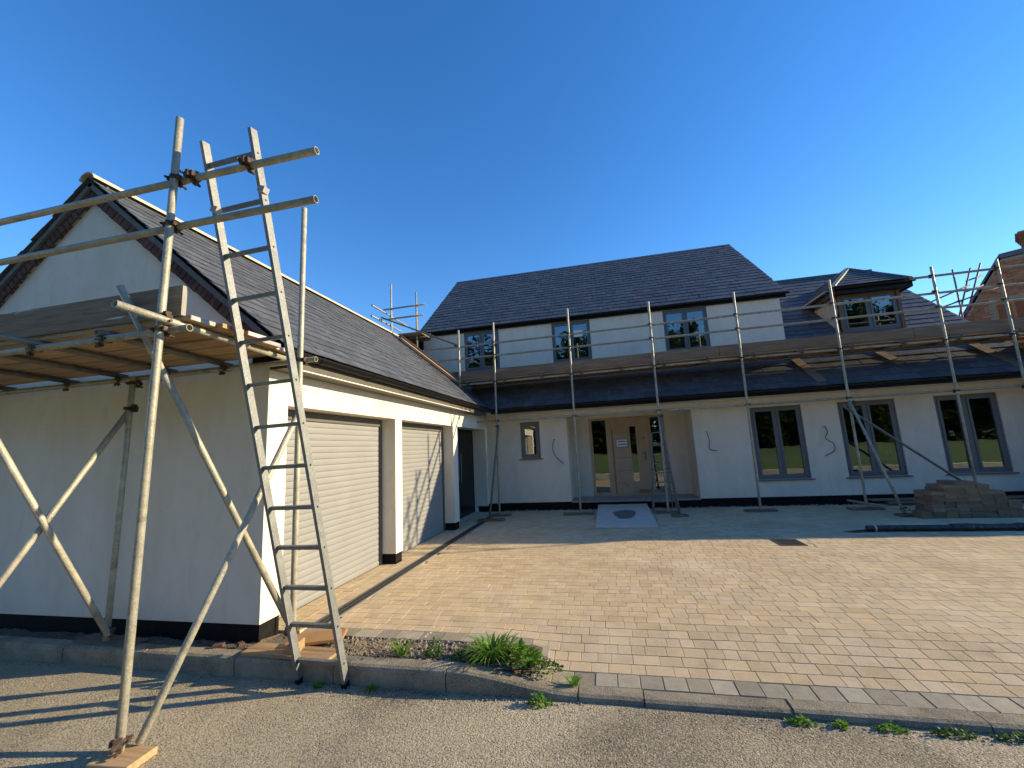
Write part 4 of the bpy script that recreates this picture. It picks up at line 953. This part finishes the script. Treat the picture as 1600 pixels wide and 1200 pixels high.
# ---- weeds
def blade(q, base, h, lean, az, w, n=4, droop=.6):
    b = Vector(base); d = Vector((math.cos(az), math.sin(az), 0)); s_ = Vector((-d.y, d.x, 0)); pts = []
    for k in range(n + 1):
        t = k / n; p = b + d * (lean * t ** 1.6) + Vector((0, 0, h * (t - droop * .5 * t ** 3))); ww = w * (1 - t ** 2.2) * (.6 + .4 * min(1, t * 4)) + .0006
        pts += [p - s_ * ww, p + s_ * ww]
    q.add(pts, [(2 * k, 2 * k + 1, 2 * k + 3, 2 * k + 2) for k in range(n)], True)
def leaf_(q, p, az, el, L, W):
    d = Vector((math.cos(az) * math.cos(el), math.sin(az) * math.cos(el), math.sin(el))); s_ = Vector((-math.sin(az), math.cos(az), 0)); u = s_.cross(d); p = Vector(p)
    q.add([p, p + d * L * .4 + s_ * W - u * .15 * W, p + d * L * .4 - s_ * W - u * .15 * W, p + d * L * .45, p + d * L], [(0, 1, 3), (0, 3, 2), (1, 4, 3), (3, 4, 2)])
def tuft(name, x, y, z, n, h, spread, label, mt='leaf', w=.004, cat='weed'):
    q = G()
    for _ in range(n): a = rnd(0, 6.28); r_ = rnd(0, spread * .4); blade(q, (x + r_ * math.cos(a), y + r_ * math.sin(a), z), h * rnd(.5, 1.1), spread * rnd(.4, 1.2), a + rnd(-.5, .5), w * rnd(.6, 1.2))
    return tag(q.obj(name, mt), label, cat)
random.seed(21)
dl = thing('weed_clump', (2.2, -.05, -.01), 'lush green clump of strap-leaved weeds growing behind the kerb', 'plant')
q = G()
for _ in range(150):
    a = rnd(0, 6.28); r_ = rnd(0, .1); blade(q, (2.19 + 1.4 * r_ * math.cos(a), -.03 + r_ * math.sin(a), -.01), rnd(.13, .27), rnd(.05, .24), a + rnd(-.6, .6), rnd(.005, .010), 5, 1.0)
q.obj('strap_leaves', 'leaf', dl)
q = G()
for _ in range(26): a = rnd(0, 6.28); blade(q, (2.19 + rnd(-.14, .14), -.03 + rnd(-.08, .08), -.01), rnd(.03, .16), rnd(.08, .26), a, rnd(.003, .007), 5, 1.2)
q.obj('dead_leaves', 'straw', dl)
bw = thing('broadleaf_weed', (2.45, -.06, -.02), 'bright broad-leaved weed at the right of the strap-leaved clump', 'plant')
q = G()
for _ in range(230):
    a = rnd(0, 6.28); r_ = rnd(0, .17) ; x, y = 2.42 + r_ * math.cos(a), -.07 + r_ * .6 * math.sin(a); leaf_(q, (x, y, rnd(.0, .13) * (1 - r_ / .2) + .01), a + rnd(-.8, .8), rnd(-.3, .9), rnd(.03, .055), rnd(.012, .022))
q.obj('foliage', 'leaf', bw)
def lowweed(name, label, x, y, z, rx, ry, h, n, mt='leafdark', L=(.015, .03)):
    q = G()
    for _ in range(n):
        a = rnd(0, 6.28); r_ = math.sqrt(rnd(0, 1)); X, Y = x + rx * r_ * math.cos(a), y + ry * r_ * math.sin(a); leaf_(q, (X, Y, z + rnd(0, h) * (1.1 - r_)), rnd(0, 6.28), rnd(-.4, 1.0), rnd(*L), rnd(*L) * .4)
    for _ in range(max(3, n // 25)): blade(q, (x + rnd(-.5, .5) * rx, y + rnd(-.5, .5) * ry, z), h * rnd(.7, 1.2), rx * .4, rnd(0, 6.28), .002)
    return tag(q.obj(name, mt), label, 'weed')
lowweed('ground_weed', 'low dark creeping weed spreading over the grey border blocks', 2.58, -.09, -.03, .17, .09, .08, 320)
lowweed('ground_weed', 'dark leafy weed filling the left foot of the green clump', 1.98, -.08, -.01, .14, .08, .13, 300)
fwd = lowweed('flower_weed', 'small leafy weed with pale flower heads in the gravel bed', 1.71, -.05, 0, .07, .06, .19, 190)
q = G()
for x, z in ((1.66, .15), (1.69, .165), (1.645, .135), (1.72, .21)):
    for k in range(7): leaf_(q, (x, -.05, z), k * .9, .3, .022, .008)
q.obj('flower_head', 'petal', fwd)
tuft('grass_weed', 1.43, -.06, -.005, 34, .15, .11, 'small strap-leaved grass weed alone in the gravel bed', w=.006)
tuft('grass_weed', 2.83, -.175, -.085, 46, .085, .07, 'small grass tuft where the kerb drops, beside the border blocks')
lowweed('kerb_weed', 'yellow-green weed in the gutter below the dropping kerb stone', 2.6, -.355, ZR, .09, .035, .10, 130, 'leaf')
for x, s, lb in ((4.2, .09, 'dark green weed in the gutter at the middle of the dropped kerb'), (4.42, .04, 'tiny weed in the gutter next to a kerb joint'), (4.68, .09, 'yellowish weed straggling out of the gutter onto the road'), (4.98, .12, 'long weed in the gutter with a pale pebble beside it'), (5.35, .2, 'wide patch of weeds in the gutter by the road edge'), (.88, .03, 'tiny seedling at the kerb foot between the ladder feet'), (1.32, .04, 'small seedling at the kerb foot right of the ladder')):
    lowweed('kerb_weed', lb, x, -.345, ZR, s, .03, .05, int(60 + 700 * s), 'leaf' if s < .1 else 'leafdark', (.012, .026))
q = G()
for _ in range(330): x, y = rnd(.62, 1.35), rnd(-.13, .11); blade(q, (x, y, rnd(.0, .02)), rnd(.0, .025), rnd(.03, .09), rnd(0, 6.28), rnd(.001, .003), 3)
tag(q.obj('dry_stems', 'straw', kind='stuff'), 'dry straw and dead stems lying in the gravel bed', 'straw')

# ---- trees across the road (seen in the window panes)
random.seed(31)
kinds = ['tall dark broadleaf tree across the road facing the house front', 'rounded dark tree beyond the meadow across the road', 'bushy tree at the meadow edge across the road']
for i in range(44):
    x = -42 + (i // 2) * 4.6 + (i % 2) * 2.3 + rnd(-1, 1); y = -37 - rnd(0, 5) - 10 * (i % 2); h = rnd(13, 18) + 4 * (i % 2); z0 = .2
    t = thing('tree', (x, y, z0), kinds[i % 3], 'tree', 'trees beyond the meadow, kind %s' % ('tall', 'rounded', 'bushy')[i % 3])
    q = G(); q.tube([(x, y, z0 - .3), (x + rnd(-.2, .2), y, h * .35), (x + rnd(-.5, .5), y + rnd(-.4, .4), h * .8)], [.32, .22, .06], 8)
    for k in range(6): a = rnd(0, 6.28); b0 = h * rnd(.25, .6); q.tube([(x, y, b0), (x + 1.9 * math.cos(a), y + 1.9 * math.sin(a), b0 + rnd(.8, 2))], [.1, .03], 6)
    q.obj('trunk', 'bark', t)
    q = G(); cl = [(rnd(-1, 1), rnd(-1, 1), rnd(-1, 1)) for _ in range(60)]
    for c in cl:
        cx, cy, cz = x + c[0] * 3.0, y + c[1] * 2.6, h * .52 + c[2] * h * .47; rr = rnd(1.0, 1.9)
        for _ in range(75):
            d = Vector((random.gauss(0, 1), random.gauss(0, 1), random.gauss(0, 1))).normalized() * rr * rnd(.5, 1.1); leaf_(q, Vector((cx, cy, cz)) + d, rnd(0, 6.28), rnd(-1, 1), rnd(.5, .85), rnd(.2, .34))
    q.obj('crown', 'treeleaf', t)
